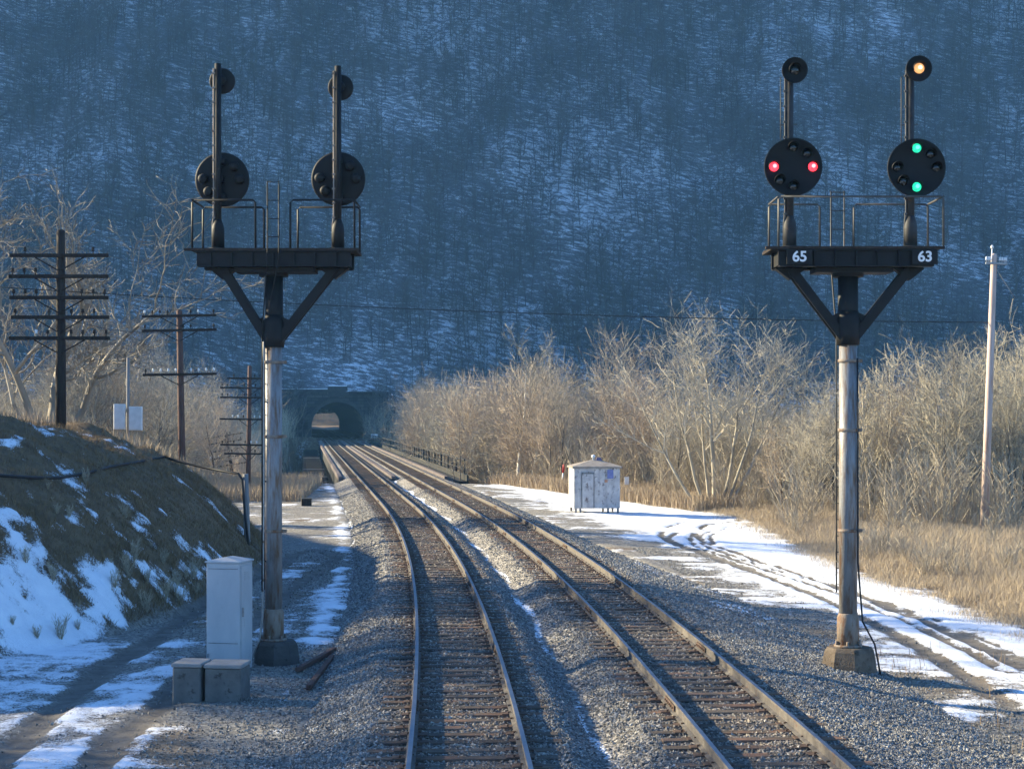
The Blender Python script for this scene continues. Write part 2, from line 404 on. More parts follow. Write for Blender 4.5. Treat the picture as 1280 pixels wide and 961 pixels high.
# ------------------------------------------------------------------ ground heights
def xfoot(y): return np.interp(y, [10, 18, 24, 28, 31.8, 36, 39.4, 46, 55, 62, 75, 100, 130], [-34, -25, -17.5, -13.2, -10.6, -9.1, -8.3, -7.9, -8.2, -9.3, -13.6, -20, -26])
def hbank(y): return np.interp(y, [10, 18, 25, 32, 50, 60, 70, 85, 100, 125], [1.6, 2.2, 3.4, 5.2, 5.2, 4.7, 3.3, 1.9, 1.3, 1.0])
def xfield(y): return np.interp(y, [20, 30, 38, 50, 60, 75, 86, 92, 98, 110, 129, 150], [15.5, 13.5, 12.2, 11.4, 10.9, 11.5, 11.0, 9.0, 7.0, 2.6, -4.5, -12])
def ground_z(x, y):
    x = np.asarray(x, dtype=np.float64); y = np.asarray(y, dtype=np.float64)
    u = uof(x, y)
    z = np.where(u < 2, -.62, -.64 - .03 * np.clip(u - 7.5, 0, 8) - .005 * np.clip(u - 15, 0, 30))
    z = z + .10 * (fbm(x * .5, y * .5, 3) - .5) + .05 * (fbm(x * 2.2, y * 2.2, 5) - .5)
    rw = 5.4 + 2.85 * (1 - .42 * sstep(40, 66, y)); inn = sstep(-2.55, -2.0, u) * (1 - sstep(rw - .75, rw - .12, u))
    z = z - .45 * inn
    v = xfoot(y) - x
    vv = np.clip(v, 0, None)
    bank = hbank(y) * (1 - np.exp(-(vv ** 1.15) / 4.0))
    bank = bank * (1 + .20 * (fbm(x * .35, y * .35, 9) - .5)) + np.clip(vv, 0, 1) * (.38 * (fbm(x * .9, y * .9, 13) - .5) + .26 * (fbm(x * 3.2, y * 3.2, 14) - .5) + .45 * (fbm((x * .45 - y * .9) * .6, (x * .9 + y * .45) * .12, 61) - .5) * np.clip(vv / 3, 0, 1))
    z = z + bank
    # field at right, rough
    fe = np.clip(x - xfield(y), 0, 3) / 3
    z = z + fe * .35 * (fbm(x * .8, y * .8, 21) - .35)
    # river valley
    lf = sstep(-6, -9, u)
    val = sstep(118, 138, y) * (1 - sstep(296 - 42 * lf, 312 - 34 * lf, y))
    z = z * (1 - val) + (-7.5 + 1.2 * (fbm(x * .1, y * .1, 31) - .5)) * val
    return z
def ballast_z(u, y):
    u = np.asarray(u, dtype=np.float64)
    toe_l = np.where(u < -1.45, -(-1.45 - u) * .40, 0)
    toe_r = np.where(u > GAP + 1.45, -(u - GAP - 1.45) * (.165 + .16 * sstep(40, 66, y)), 0)
    m = np.abs(u - GAP / 2); mid = -np.clip((.62 - m) / .5, 0, 1) * .26
    return -.205 + toe_l + toe_r + mid + .11 * np.exp(-((u - 7.35) ** 2 + (np.asarray(y) - 29.9) ** 2) / 1.1)
def px(x, d): return (x - 640.0) / F * d
def pz(y, d): return HC + (HY - y) / F * d
def P(x, y, d): return Vector((px(x, d), d, pz(y, d)))
def ray_ground(x, y, d0=15, d1=400):
    d = np.arange(d0, d1, .1); g = ground_z(px(x, d), d); zz = pz(y, d)
    i = int(np.argmax(g >= zz)) if (g >= zz).any() else len(d) - 1
    return Vector((px(x, d[i]), float(d[i]), float(g[i])))
def gz(x, y): return float(ground_z(np.array([x]), np.array([y]))[0])

# ------------------------------------------------------------------ ground paint masks (snow, dead grass, mud)
def poly_dist(x, y, pts):
    best = np.full(x.shape, 1e9)
    for (ax, ay), (bx, by) in zip(pts[:-1], pts[1:]):
        dx, dy = bx - ax, by - ay; L = dx * dx + dy * dy
        t = np.clip(((x - ax) * dx + (y - ay) * dy) / L, 0, 1)
        best = np.minimum(best, np.hypot(x - ax - t * dx, y - ay - t * dy))
    return best
def gp(x, y, z=-.72):
    d = (HC - z) * F / (y - HY); return (px(x, d), d)
ROAD_L = [(-5.4, 15), gp(60, 950, -.62), gp(150, 868, -.62), gp(240, 800, -.62), gp(318, 742, -.62), (-7.0, 55), (-8.2, 66), (-10.4, 82), (-13.2, 100), (-15.2, 116)]
ROAD_R = [(9.6, 14), (9.4, 22), gp(1290, 868, -.78), gp(1190, 810, -.78), gp(1080, 758, -.78), gp(985, 722, -.78), gp(900, 693, -.78), gp(850, 672, -.78), gp(862, 655, -.78), gp(905, 648, -.78)]
RUT_R2 = [gp(1280, 838, -.78), gp(1160, 780, -.78), gp(1040, 735, -.78), gp(930, 700, -.78), gp(880, 680, -.78), gp(884, 664, -.78), gp(930, 655, -.78)]
RUT_R3 = [gp(1290, 910, -.78), gp(1180, 830, -.78), gp(1060, 765, -.78), gp(960, 722, -.78), gp(880, 692, -.78), gp(838, 676, -.78), gp(846, 666, -.78)]
def smooth_poly(pts, n=8):
    out = []
    q = [pts[0]] + list(pts) + [pts[-1]]
    for i in range(len(pts) - 1):
        a, b, c, d = (np.array(q[i + k]) for k in range(4))
        for t in np.linspace(0, 1, n, endpoint=False):
            out.append(tuple(.5 * ((2 * b) + (-a + c) * t + (2 * a - 5 * b + 4 * c - d) * t * t + (-a + 3 * b - 3 * c + d) * t ** 3)))
    out.append(tuple(pts[-1])); return out
ROAD_L = smooth_poly(ROAD_L); ROAD_R = smooth_poly(ROAD_R); RUT_R2 = smooth_poly(RUT_R2); RUT_R3 = smooth_poly(RUT_R3)
def masks(x, y):
    u = uof(x, y); v = xfoot(y) - x; fe = x - xfield(y)
    n1 = fbm(x * .55, y * .30, 41); n2 = fbm(x * 1.6, y * .8, 43)
    right = sstep(6.2, 7.2, u)
    toe = sstep(7.6, 11.4, u)
    n4 = fbm(x * .5, y * 1.3, 45) - .5
    bias = .17 + .80 * toe + n4 * (1.3 - .8 * toe)
    bias = np.where(y < 34, bias * .62 + .05, bias)
    bias = bias + .15 * sstep(55, 75, y) * right
    bias = bias * (1 - sstep(-.4, 1.2, fe + 1.6 * (n2 - .5))) + .10 * sstep(-.4, 1.2, fe + 1.6 * (n2 - .5))
    sn_r = bias + (n1 - .5) * .9 + (n2 - .5) * .5
    left_b = np.where(u < -2.2, .34, 0)
    strk = np.exp(-((u + 2.95 + .5 * (fbm(y * .25, y * 0, 51) - .5)) / .28) ** 2) * .32
    sn_l = left_b + (n1 - .5) * .9 + (n2 - .5) * .7 + strk
    sn_l = sn_l - .06 * sstep(52, 60, y) - .34 * sstep(-6.2, -5.2, x) * (1 - sstep(31, 36, y))
    sn_l = sn_l + .55 * sstep(-4.5, -7, x) * (1 - sstep(26, 40, y)) + (fbm(x * .6, y * 1.5, 49) - .5) * .6
    # bank: snow low on the slope and towards the near end, strips running down it
    strip = fbm((x * .45 - y * .9) * .55, (x * .9 + y * .45) * .12, 61)
    n3 = fbm(x * 2.6, y * 2.0, 47)
    bk = .53 - .021 * (y - 30) - .09 * np.clip(v - 3, 0, 4) + (strip - .5) * 2.3 + (n2 - .5) * 1.4 + (n3 - .5) * 1.8
    bk = bk + .42 * np.exp(-(v / 1.4) ** 2) * (1 - sstep(48, 62, y))
    bk = bk + .08 * (1 - sstep(38, 47, y)) * np.exp(-((v - 3.2) / 2.6) ** 2) + .35 * np.exp(-((v - 6.5) / 1.2) ** 2) * (1 - sstep(46, 60, y))
    bank = sstep(-.2, .6, v)
    sn_l = sn_l * (1 - bank) + bk * bank
    snow = np.where(u > 2, sn_r, sn_l)
    far = sstep(116, 126, y); snow = snow * (1 - far) + far * (.30 + (n1 - .5) * .8)
    # ruts
    mud = np.zeros_like(x)
    dl = poly_dist(x, y, ROAD_L) + 3 * sstep(56, 66, y)
    wob = .6 * (fbm(x * .22, y * .22, 71) - .5)
    for c, wd in ((.85, .30), (0.0, .0)):
        if wd: mud = np.maximum(mud, 1 - sstep(wd * .6, wd * 1.1, np.abs(dl - c + wob) + .14 * (fbm(x * 2.3, y * 1.7, 76) - .45)))
    near_l = 1 - sstep(1.2, 1.9, dl)
    snow = snow - .10 * near_l * (u < 0) - .08 * (1 - sstep(.8, 2.0, poly_dist(x, y, ROAD_R))) * (u > 2)
    for pl, wd in ((ROAD_R, .42), (RUT_R2, .28), (RUT_R3, .34)):
        dr = poly_dist(x, y, pl)
        cc = .75 if wd == .42 else 0.0
        ww = .17 if wd == .42 else wd * .45
        for c2 in ((cc,) if wd != .28 else (cc, .42, -.5)):
            mud = np.maximum(mud, (1 - sstep(ww * .25, ww * 1.35, np.abs(dr - c2 + wob * .6) + .16 * (fbm(x * 2.3, y * 1.7, 77 + int(c2 * 10)) - .45))) * (u > 2) * sstep(.20, .38, fbm(x * .35, y * .35, 79 + int(c2 * 10))))
    grass = np.clip(sstep(-.5, 1.0, fe + (n2 - .5) * 2), 0, 1) * (u > 2)
    grass = np.maximum(grass, bank * .95)
    grass = np.maximum(grass, far * np.where(y > 400, 1.0, .8))
    grass = np.maximum(grass, sstep(.58, .72, n1) * .6 * (np.abs(u - 2) > 5))
    gl = sstep(95, 100, y) * (1 - sstep(116, 122, y)) * sstep(-4.6, -5.6, u); grass = np.maximum(grass, gl)
    snow = snow - .7 * gl
    snow = np.where(y > 400, -.6, snow)
    return np.clip(snow - .9 * mud, -1, 1.4), grass, mud

def ground_material():
    m, n, l, p = new_mat('ground_snow_gravel')
    def attr(a):
        t = n.new('ShaderNodeAttribute'); t.attribute_name = a; return t.outputs['Fac']
    f1 = noise_node(n, l, 2.4, 8, .68); f2 = noise_node(n, l, 26, 4, .6)
    vor = n.new('ShaderNodeTexVoronoi'); vor.inputs['Scale'].default_value = 18
    tc = n.new('ShaderNodeTexCoord'); l.new(tc.outputs['Object'], vor.inputs['Vector'])
    gr = ramp(n, [(.25, (.060, .056, .052)), (.55, (.13, .12, .108)), (.8, (.22, .20, .175))]); l.new(f2.outputs[0], gr.inputs[0])
    gcell = mixc(n, l, .45, gr.outputs[0], vor.outputs['Color'])
    bw = n.new('ShaderNodeRGBToBW'); l.new(gcell, bw.inputs[0])
    gcol = ramp(n, [(.12, (.085, .079, .070)), (.6, (.42, .385, .325))]); l.new(bw.outputs[0], gcol.inputs[0])
    gs = ramp(n, [(.25, (.06, .04, .021)), (.75, (.23, .152, .08))]); l.new(f1.outputs[0], gs.inputs[0])
    col = mixc(n, l, attr('grass'), gcol.outputs[0], gs.outputs[0])
    md = ramp(n, [(.3, (.075, .066, .056)), (.7, (.19, .168, .14))]); l.new(f1.outputs[0], md.inputs[0])
    col = mixc(n, l, attr('mud'), col, md.outputs[0])
    k = math_node(n, l, 'ADD', attr('snow'), math_node(n, l, 'MULTIPLY', math_node(n, l, 'SUBTRACT', f1.outputs[0], .5), 1.1))
    k = math_node(n, l, 'ADD', k, math_node(n, l, 'MULTIPLY', math_node(n, l, 'SUBTRACT', f2.outputs[0], .5), .9))
    f3 = noise_node(n, l, 8, 6, .7); k = math_node(n, l, 'ADD', k, math_node(n, l, 'MULTIPLY', math_node(n, l, 'SUBTRACT', f3.outputs[0], .5), .7))
    sf = ramp(n, [(.44, 0.0), (.54, .6), (.68, 1.0)]); l.new(k, sf.inputs[0])
    sc = ramp(n, [(.3, (.70, .72, .76)), (.7, (.84, .85, .87))]); l.new(f1.outputs[0], sc.inputs[0])
    col = mixc(n, l, sf.outputs[0], col, sc.outputs[0])
    l.new(col, p.inputs['Base Color']); p.inputs['Roughness'].default_value = .85; p.inputs['Specular IOR Level'].default_value = .25
    b = n.new('ShaderNodeBump'); b.inputs['Strength'].default_value = .8; b.inputs['Distance'].default_value = .05
    hh = math_node(n, l, 'ADD', math_node(n, l, 'MULTIPLY', f2.outputs[0], .5), math_node(n, l, 'MULTIPLY', sf.outputs[0], .5))
    l.new(hh, b.inputs['Height']); l.new(b.outputs[0], p.inputs['Normal'])
    return m
M['ground'] = ground_material()

def axis(segs):
    out = [segs[0][0]]
    for a, b, st in segs:
        n = max(1, int(round((b - a) / st))); out += list(np.linspace(a, b, n + 1)[1:])
    return np.array(out)
gx = axis([(-1300, -400, 60), (-400, -120, 14), (-120, -45, 3), (-45, -22, .8), (-22, -14, .35), (-14, 15, .15), (15, 26, .35), (26, 60, 1.2), (60, 130, 4), (130, 400, 15), (400, 1300, 60)])
gy = axis([(-600, -60, 45), (-60, 10, 4), (10, 17, .6), (17, 48, .16), (48, 80, .28), (80, 124, .5), (124, 160, 1.5), (160, 320, 4), (320, 700, 20), (700, 1800, 60)])
GX, GY = np.meshgrid(gx, gy)
GZ = ground_z(GX, GY)
sn, grs, mu = masks(GX, GY)
GZ = GZ - .05 * mu + .02 * (sn > .6)
nx, ny = len(gx), len(gy)
idx = np.arange(nx * ny).reshape(ny, nx)
quads = np.stack([idx[:-1, :-1], idx[:-1, 1:], idx[1:, 1:], idx[1:, :-1]], -1).reshape(-1, 4)
GV = np.stack([GX, GY, GZ], -1).reshape(-1, 3)
cxy = GV[quads].mean(1)
rd = (poly_dist(cxy[:, 0], cxy[:, 1], ROAD_L) < 1.7) | (poly_dist(cxy[:, 0], cxy[:, 1], ROAD_R) < 1.9)
cu = uof(cxy[:, 0], cxy[:, 1])
rd &= ((cu < -3.2) | (cu > 7.3)) & (cxy[:, 1] > 11) & (cxy[:, 1] < 117)
def sub_ground(name, sel):
    q = quads[sel]; used, inv = np.unique(q, return_inverse=True)
    me = np_mesh(name, GV[used], inv.reshape(q.shape), M['ground'], True,
                 attrs={'snow': sn.ravel()[used], 'grass': grs.ravel()[used], 'mud': mu.ravel()[used]})
    o = link_mesh(name, me); tag(o, kind='structure'); return o
sub_ground('ground', ~rd)
sub_ground('access_road', rd)

# river
rv = MB(); rv.box((-400, 150, -9), (400, 285, -7.0)); tag(rv.build('river', M['water']), kind='structure')

# ------------------------------------------------------------------ mountain
def mtn_z(x, y):
    x = np.asarray(x, dtype=np.float64); y = np.asarray(y, dtype=np.float64)
    t = sstep(-95, -330, x)
    H = 137 + 210 * t; yc = 428 + .55 * np.clip(-100 - x, 0, 400)  # crest raised and swung back at the unseen left to shade the visible slope
    a = np.abs(y - yc)
    h = H - a * 1.15
    g = fbm(x * .022, y * .012, 81); g2 = fbm(x * .09, y * .06, 83); g3 = fbm(x * .4, y * .4, 85)
    tu = np.abs(uof(x, y) - GAP / 2)
    calm = 1 - (1 - sstep(10.5, 17, tu)) * (1 - sstep(322, 345, y))
    inside = sstep(0, 25, h) * calm
    h = h + inside * ((g - .5) * 26 + (g2 - .5) * 5) + (g3 - .5) * 1.3 * calm
    return np.maximum(h, -9.5)
def hill_material():
    m, n, l, p = new_mat('hillside_snow_leaf_litter')
    tc = n.new('ShaderNodeTexCoord'); v = tc.outputs['Object']
    a = noise_node(n, l, .035, 5, .6, vec=v); b = noise_node(n, l, 1.0, 8, .72, vec=v, stretch=(.36, 1, 1.9), tilt=-.22); c = noise_node(n, l, 4.0, 5, .65, vec=v)
    k = math_node(n, l, 'ADD', math_node(n, l, 'MULTIPLY', a.outputs[0], .36), math_node(n, l, 'MULTIPLY', b.outputs[0], .90))
    k = math_node(n, l, 'ADD', k, math_node(n, l, 'MULTIPLY', c.outputs[0], .3))
    sf = ramp(n, [(.69, .05), (.81, .16), (.875, .85)]); l.new(k, sf.inputs[0])
    lf = ramp(n, [(.3, (.05, .05, .054)), (.7, (.115, .112, .115))]); l.new(c.outputs[0], lf.inputs[0])
    col = mixc(n, l, sf.outputs[0], lf.outputs[0], (.72, .75, .80))
    l.new(col, p.inputs['Base Color']); p.inputs['Roughness'].default_value = .9; p.inputs['Specular IOR Level'].default_value = .15
    bp = n.new('ShaderNodeBump'); bp.inputs['Strength'].default_value = .8; bp.inputs['Distance'].default_value = .6
    l.new(b.outputs[0], bp.inputs['Height']); l.new(bp.outputs[0], p.inputs['Normal'])
    return m
M['hill'] = hill_material()
mx = axis([(-900, -450, 30), (-450, -170, 8), (-170, 190, 1.6), (190, 600, 20)])
my = axis([(230, 300, 7), (300, 455, 1.3), (455, 700, 8), (700, 900, 40)])
MX, MY = np.meshgrid(mx, my); MZ = mtn_z(MX, MY)
nx, ny = len(mx), len(my)
idx = np.arange(nx * ny).reshape(ny, nx)
q = np.stack([idx[:-1, :-1], idx[:-1, 1:], idx[1:, 1:], idx[1:, :-1]], -1).reshape(-1, 4)
MV = np.stack([MX, MY, MZ], -1).reshape(-1, 3); c = MV[q].mean(1); zmx = MV[q][:, :, 2].max(1)
TU = uof(c[:, 0], c[:, 1]) - GAP / 2
cut = (np.abs(TU) < 10.5) & (zmx < 10.0)
keep = ~cut & (zmx > -9.3)
q = q[keep]; used, inv = np.unique(q, return_inverse=True)
tag(link_mesh('mountain', np_mesh('mountain', MV[used], inv.reshape(q.shape), M['hill'], True)), kind='structure')
# the hillside beyond the tunnel's far mouth
fx = axis([(-260, 60, 6)]); fy = axis([(725, 1000, 8)])
FX, FY = np.meshgrid(fx, fy); FZ = -1 + np.clip(FY - 745 + 12 * (fbm(FX * .03, FY * .03, 91) - .5), 0, 500) * .5 + 5 * (fbm(FX * .06, FY * .06, 92) - .5)
nx, ny = len(fx), len(fy); idx = np.arange(nx * ny).reshape(ny, nx)
q = np.stack([idx[:-1, :-1], idx[:-1, 1:], idx[1:, 1:], idx[1:, :-1]], -1).reshape(-1, 4)
M['farhill'] = weathered('sunlit_brown_hillside', (.04, .026, .014), (.13, .085, .048), .12, .9, bump=.4, bscale=.5, spots=(.05, .045, .03), spot_scale=.2, spot_lo=.55, spot_hi=.62)
tag(link_mesh('hillside', np_mesh('hillside', np.stack([FX, FY, FZ], -1).reshape(-1, 3), q, M['farhill'], True)), kind='structure')

# ------------------------------------------------------------------ ballast bed
YB = np.array(list(np.linspace(8, 18, 20, endpoint=False)) + list(np.linspace(18, 50, 320, endpoint=False)) + list(np.linspace(50, 120, 200, endpoint=False)) + list(np.linspace(120, 545, 120)))
UB = np.concatenate([np.linspace(-2.75, -1.45, 12, endpoint=False), np.linspace(-1.45, 5.4, 58, endpoint=False), np.linspace(5.4, 8.25, 24)])
UU, YY = np.meshgrid(UB, YB)
onb = sstep(117, 119, YY)
UU = np.where(UU > 5.4, 5.4 + (UU - 5.4) * (1 - .42 * sstep(40, 66, YY)), UU)
Ueff = np.where(onb > .5, np.clip(UU, -1.75, 5.7), UU)
BX, BY = tps(YY, Ueff)
lump = .06 * (fbm(BX * 3.1, BY * 3.1, 101, 3) - .5) + .055 * (fbm(BX * .9, BY * .9, 103, 3) - .5) * ((np.abs(UU) > 1.4) & (np.abs(UU - GAP) > 1.4))
BZ = ballast_z(Ueff, YY) + lump
bsn = np.exp(-((UU - GAP / 2 - .12 * np.sin(YY * .7)) / .18) ** 2) * (.66 + 1.0 * (fbm(BX * .9, BY * .25, 105) - .5)) \
    + np.exp(-((UU + 2.62) / .3) ** 2) * (.55 + 1.1 * (fbm(BX * .7, BY * .3, 107) - .5)) + sstep(6.0, 7.0, UU) * (.34 + 1.5 * (fbm(BX * .7, BY * .5, 109) - .5))
bsn = bsn * (1 - .7 * sstep(85, 118, YY) * (np.abs(UU - GAP / 2) > .6))
core = 1 - np.clip(np.minimum(np.abs(UU), np.abs(UU - GAP)) - .85, 0, .7) / .7
def ballast_material():
    m, n, l, p = new_mat('ballast_stone')
    tc = n.new('ShaderNodeTexCoord')
    vor = n.new('ShaderNodeTexVoronoi'); vor.inputs['Scale'].default_value = 17; l.new(tc.outputs['Object'], vor.inputs['Vector'])
    bw = n.new('ShaderNodeRGBToBW'); l.new(vor.outputs['Color'], bw.inputs[0])
    g = ramp(n, [(.15, (.075, .07, .064)), (.5, (.21, .195, .175)), (.85, (.42, .39, .35))]); l.new(bw.outputs[0], g.inputs[0])
    b2 = ramp(n, [(.15, (.07, .056, .044)), (.5, (.22, .18, .14)), (.85, (.42, .35, .27))]); l.new(bw.outputs[0], b2.inputs[0])
    a = n.new('ShaderNodeAttribute'); a.attribute_name = 'core'
    col = mixc(n, l, math_node(n, l, 'MULTIPLY', a.outputs['Fac'], .75), g.outputs[0], b2.outputs[0])
    s = n.new('ShaderNodeAttribute'); s.attribute_name = 'snow'
    f = noise_node(n, l, 9, 5, .65, vec=tc.outputs['Object'])
    k = math_node(n, l, 'ADD', s.outputs['Fac'], math_node(n, l, 'MULTIPLY', math_node(n, l, 'SUBTRACT', f.outputs[0], .5), .7))
    sf = ramp(n, [(.5, 0.0), (.6, 1.0)]); l.new(k, sf.inputs[0])
    col = mixc(n, l, sf.outputs[0], col, (.78, .80, .84))
    l.new(col, p.inputs['Base Color']); p.inputs['Roughness'].default_value = .9; p.inputs['Specular IOR Level'].default_value = .2
    b = n.new('ShaderNodeBump'); b.inputs['Strength'].default_value = 1.0; b.inputs['Distance'].default_value = .045
    inv = math_node(n, l, 'SUBTRACT', 1.0, vor.outputs['Distance'])
    l.new(inv, b.inputs['Height']); l.new(b.outputs[0], p.inputs['Normal'])
    return m
M['ballast'] = ballast_material()
ny, nx = BX.shape; idx = np.arange(nx * ny).reshape(ny, nx)
q = np.stack([idx[:-1, :-1], idx[:-1, 1:], idx[1:, 1:], idx[1:, :-1]], -1).reshape(-1, 4)
tag(link_mesh('ballast_bed', np_mesh('ballast_bed', np.stack([BX, BY, BZ], -1).reshape(-1, 3), q, M['ballast'], True,
    attrs={'snow': bsn.ravel(), 'core': core.ravel()})), kind='structure')

# loose stones of the near ballast: one uncountable mass
def ground_gravel():
    n = 42000
    y = 18 + 42 * RNG.random(n) ** 1.4; left = RNG.random(n) < .55
    u = np.where(left, -2.6 - RNG.exponential(1.5, n), 7.9 + RNG.exponential(1.2, n)); x, yy = tps(y, u)
    sn_, g_, m_ = masks(x, yy); k = (sn_ < .5) & (xfoot(yy) - x < 0) & (np.abs(x) < .36 * yy + 2) & (RNG.random(n) > m_ * .8); x = x[k]; yy = yy[k]; n = len(x)
    z = ground_z(x, yy) + .004; r = .010 + .020 * RNG.random(n) ** 2.0
    base = np.array([[1, 0, 0], [-1, 0, 0], [0, 1, 0], [0, -1, 0], [0, 0, 1], [0, 0, -1]], float)
    V = base[None] * r[:, None, None] * RNG.uniform(.55, 1.25, (n, 6, 1)) + RNG.normal(0, .25, (n, 6, 3)) * r[:, None, None] + np.stack([x, yy, z], -1)[:, None]
    f = np.array([[0, 2, 4], [2, 1, 4], [1, 3, 4], [3, 0, 4], [2, 0, 5], [1, 2, 5], [3, 1, 5], [0, 3, 5]])
    m, nn, l, p = new_mat('loose_gravel'); g = nn.new('ShaderNodeNewGeometry'); rr = ramp(nn, [(0, (.07, .066, .06)), (.6, (.19, .18, .16)), (1, (.38, .36, .32))]); l.new(g.outputs['Random Per Island'], rr.inputs[0]); l.new(rr.outputs[0], p.inputs['Base Color']); p.inputs['Roughness'].default_value = .9
    tag(link_mesh('loose_gravel', np_mesh('loose_gravel', V.reshape(-1, 3), (np.arange(n)[:, None, None] * 6 + f[None]).reshape(-1, 3), m)), 'loose gravel strewn on the ground beside the tracks', 'gravel', kind='stuff')
def toe_scale(y): return 1 - .42 * sstep(40, 66, y)
def stone_mass():
    y1 = RNG.uniform(17.5, 33, 125000); y2 = 33 + 66 * RNG.random(95000) ** 1.5
    y = np.concatenate([y1, y2]); u = RNG.uniform(-2.75, 8.2, len(y)); u = np.where(u > 5.4, 5.4 + (u - 5.4) * toe_scale(y), u)
    dens = np.where(core_at(u) > .6, .55, 1.0); k = RNG.random(len(y)) < dens
    y = y[k]; u = u[k]
    for c in (0, GAP):
        for sgn in (-.753, .753):
            kk = np.abs(u - c - sgn) > .09; y = y[kk]; u = u[kk]
    sn_ = np.exp(-((u - GAP / 2) / .3) ** 2); kk = RNG.random(len(y)) > sn_ * .94; y = y[kk]; u = u[kk]
    x, yy = tps(y, u)
    z = ballast_z(u, y) + .06 * (fbm(x * 3.1, yy * 3.1, 101, 3) - .5) + .055 * (fbm(x * .9, yy * .9, 103, 3) - .5) * ((np.abs(u) > 1.4) & (np.abs(u - GAP) > 1.4)) + .008
    n = len(y); r = (.014 + .020 * RNG.random(n) ** 1.6) * np.where(y > 33, 1.25, 1.0)
    base = np.array([[1, 0, 0], [-1, 0, 0], [0, 1, 0], [0, -1, 0], [0, 0, 1], [0, 0, -1]], float)
    V = base[None] * r[:, None, None] * RNG.uniform(.55, 1.25, (n, 6, 1))
    V += RNG.normal(0, .25, (n, 6, 3)) * r[:, None, None]
    a = RNG.uniform(0, 6.28, n); ca, sa = np.cos(a)[:, None], np.sin(a)[:, None]
    V = np.stack([V[..., 0] * ca - V[..., 1] * sa, V[..., 0] * sa + V[..., 1] * ca, V[..., 2] * .8], -1)
    V += np.stack([x, yy, z], -1)[:, None]
    f = np.array([[0, 2, 4], [2, 1, 4], [1, 3, 4], [3, 0, 4], [2, 0, 5], [1, 2, 5], [3, 1, 5], [0, 3, 5]])
    Fc = (np.arange(n)[:, None, None] * 6 + f[None]).reshape(-1, 3)
    m, nn, l, p = new_mat('loose_ballast_stone')
    g = nn.new('ShaderNodeNewGeometry'); rr = ramp(nn, [(0, (.08, .076, .070)), (.5, (.175, .168, .155)), (.85, (.27, .26, .24)), (1, (.42, .41, .38))])
    l.new(g.outputs['Random Per Island'], rr.inputs[0]); p.inputs['Roughness'].default_value = .85
    r2 = ramp(nn, [(0, (.05, .040, .032)), (.5, (.155, .125, .095)), (.85, (.30, .245, .19)), (1, (.46, .39, .31))]); l.new(g.outputs['Random Per Island'], r2.inputs[0])
    at = nn.new('ShaderNodeAttribute'); at.attribute_name = 'core'; l.new(mixc(nn, l, math_node(nn, l, 'MULTIPLY', at.outputs['Fac'], .6), rr.outputs[0], r2.outputs[0]), p.inputs['Base Color'])
    tag(link_mesh('ballast_stones', np_mesh('ballast_stones', V.reshape(-1, 3), Fc, m, attrs={'core': np.repeat(core_at(u), 6)})), 'loose grey crushed stones covering the track bed', 'ballast', kind='stuff')
def core_at(u): return 1 - np.clip(np.minimum(np.abs(u), np.abs(u - GAP)) - .85, 0, .7) / .7
stone_mass()
ground_gravel()

# ------------------------------------------------------------------ tracks
def rail_mesh(u, side):
    ys = np.concatenate([np.arange(6, 70, 1.0), np.arange(70, 560, 5.0)])
    prof = [(-.07, -.178), (.07, -.178), (.07, -.166), (.012, -.148), (.010, -.048), (.036, -.036), (.036, -.008), (.030, 0), (-.030, 0), (-.036, -.008), (-.036, -.036), (-.010, -.048), (-.012, -.148), (-.07, -.166)]
    n = len(prof); V = []; mi = []
    for y in ys:
        for (a, z) in prof:
            X, Y = tps(y, u + a); V.append((X, Y, z))
    Fc = []
    for i in range(len(ys) - 1):
        for j in range(n):
            Fc.append((i * n + j, i * n + (j + 1) % n, (i + 1) * n + (j + 1) % n, (i + 1) * n + j)); mi.append(1 if j == 7 else 0)
    return np_mesh('rail', V, Fc, [M['rail_rust'], M['rail_top']], False, mi)
TIE_STEP = .52
def tie_proto():
    mb = MB()
    mb.box((-1.30, -.112, -.36), (1.30, .112, -.184), 0, bev=.012)
    for c in (-.753, .753):
        mb.box((c - .19, -.095, -.184), (c + .19, .095, -.170), 1)
        for a, b in ((-.085, -.05), (.085, .05)):
            mb.box((c + a - .012, b - .012, -.170), (c + a + .012, b + .012, -.140), 1)
            mb.box((c + a * 1.0 - (.03 if a > 0 else 0), b - .014, -.150), (c + a + (0 if a > 0 else .03), b + .014, -.138), 1)
    return mb.mesh('crosstie', [M['tie'], M['plate']])
tie_me = tie_proto()
tie_v = np.array([v.co[:] for v in tie_me.vertices]); tie_f = [tuple(p.vertices) for p in tie_me.polygons]; tie_mi = [p.material_index for p in tie_me.polygons]
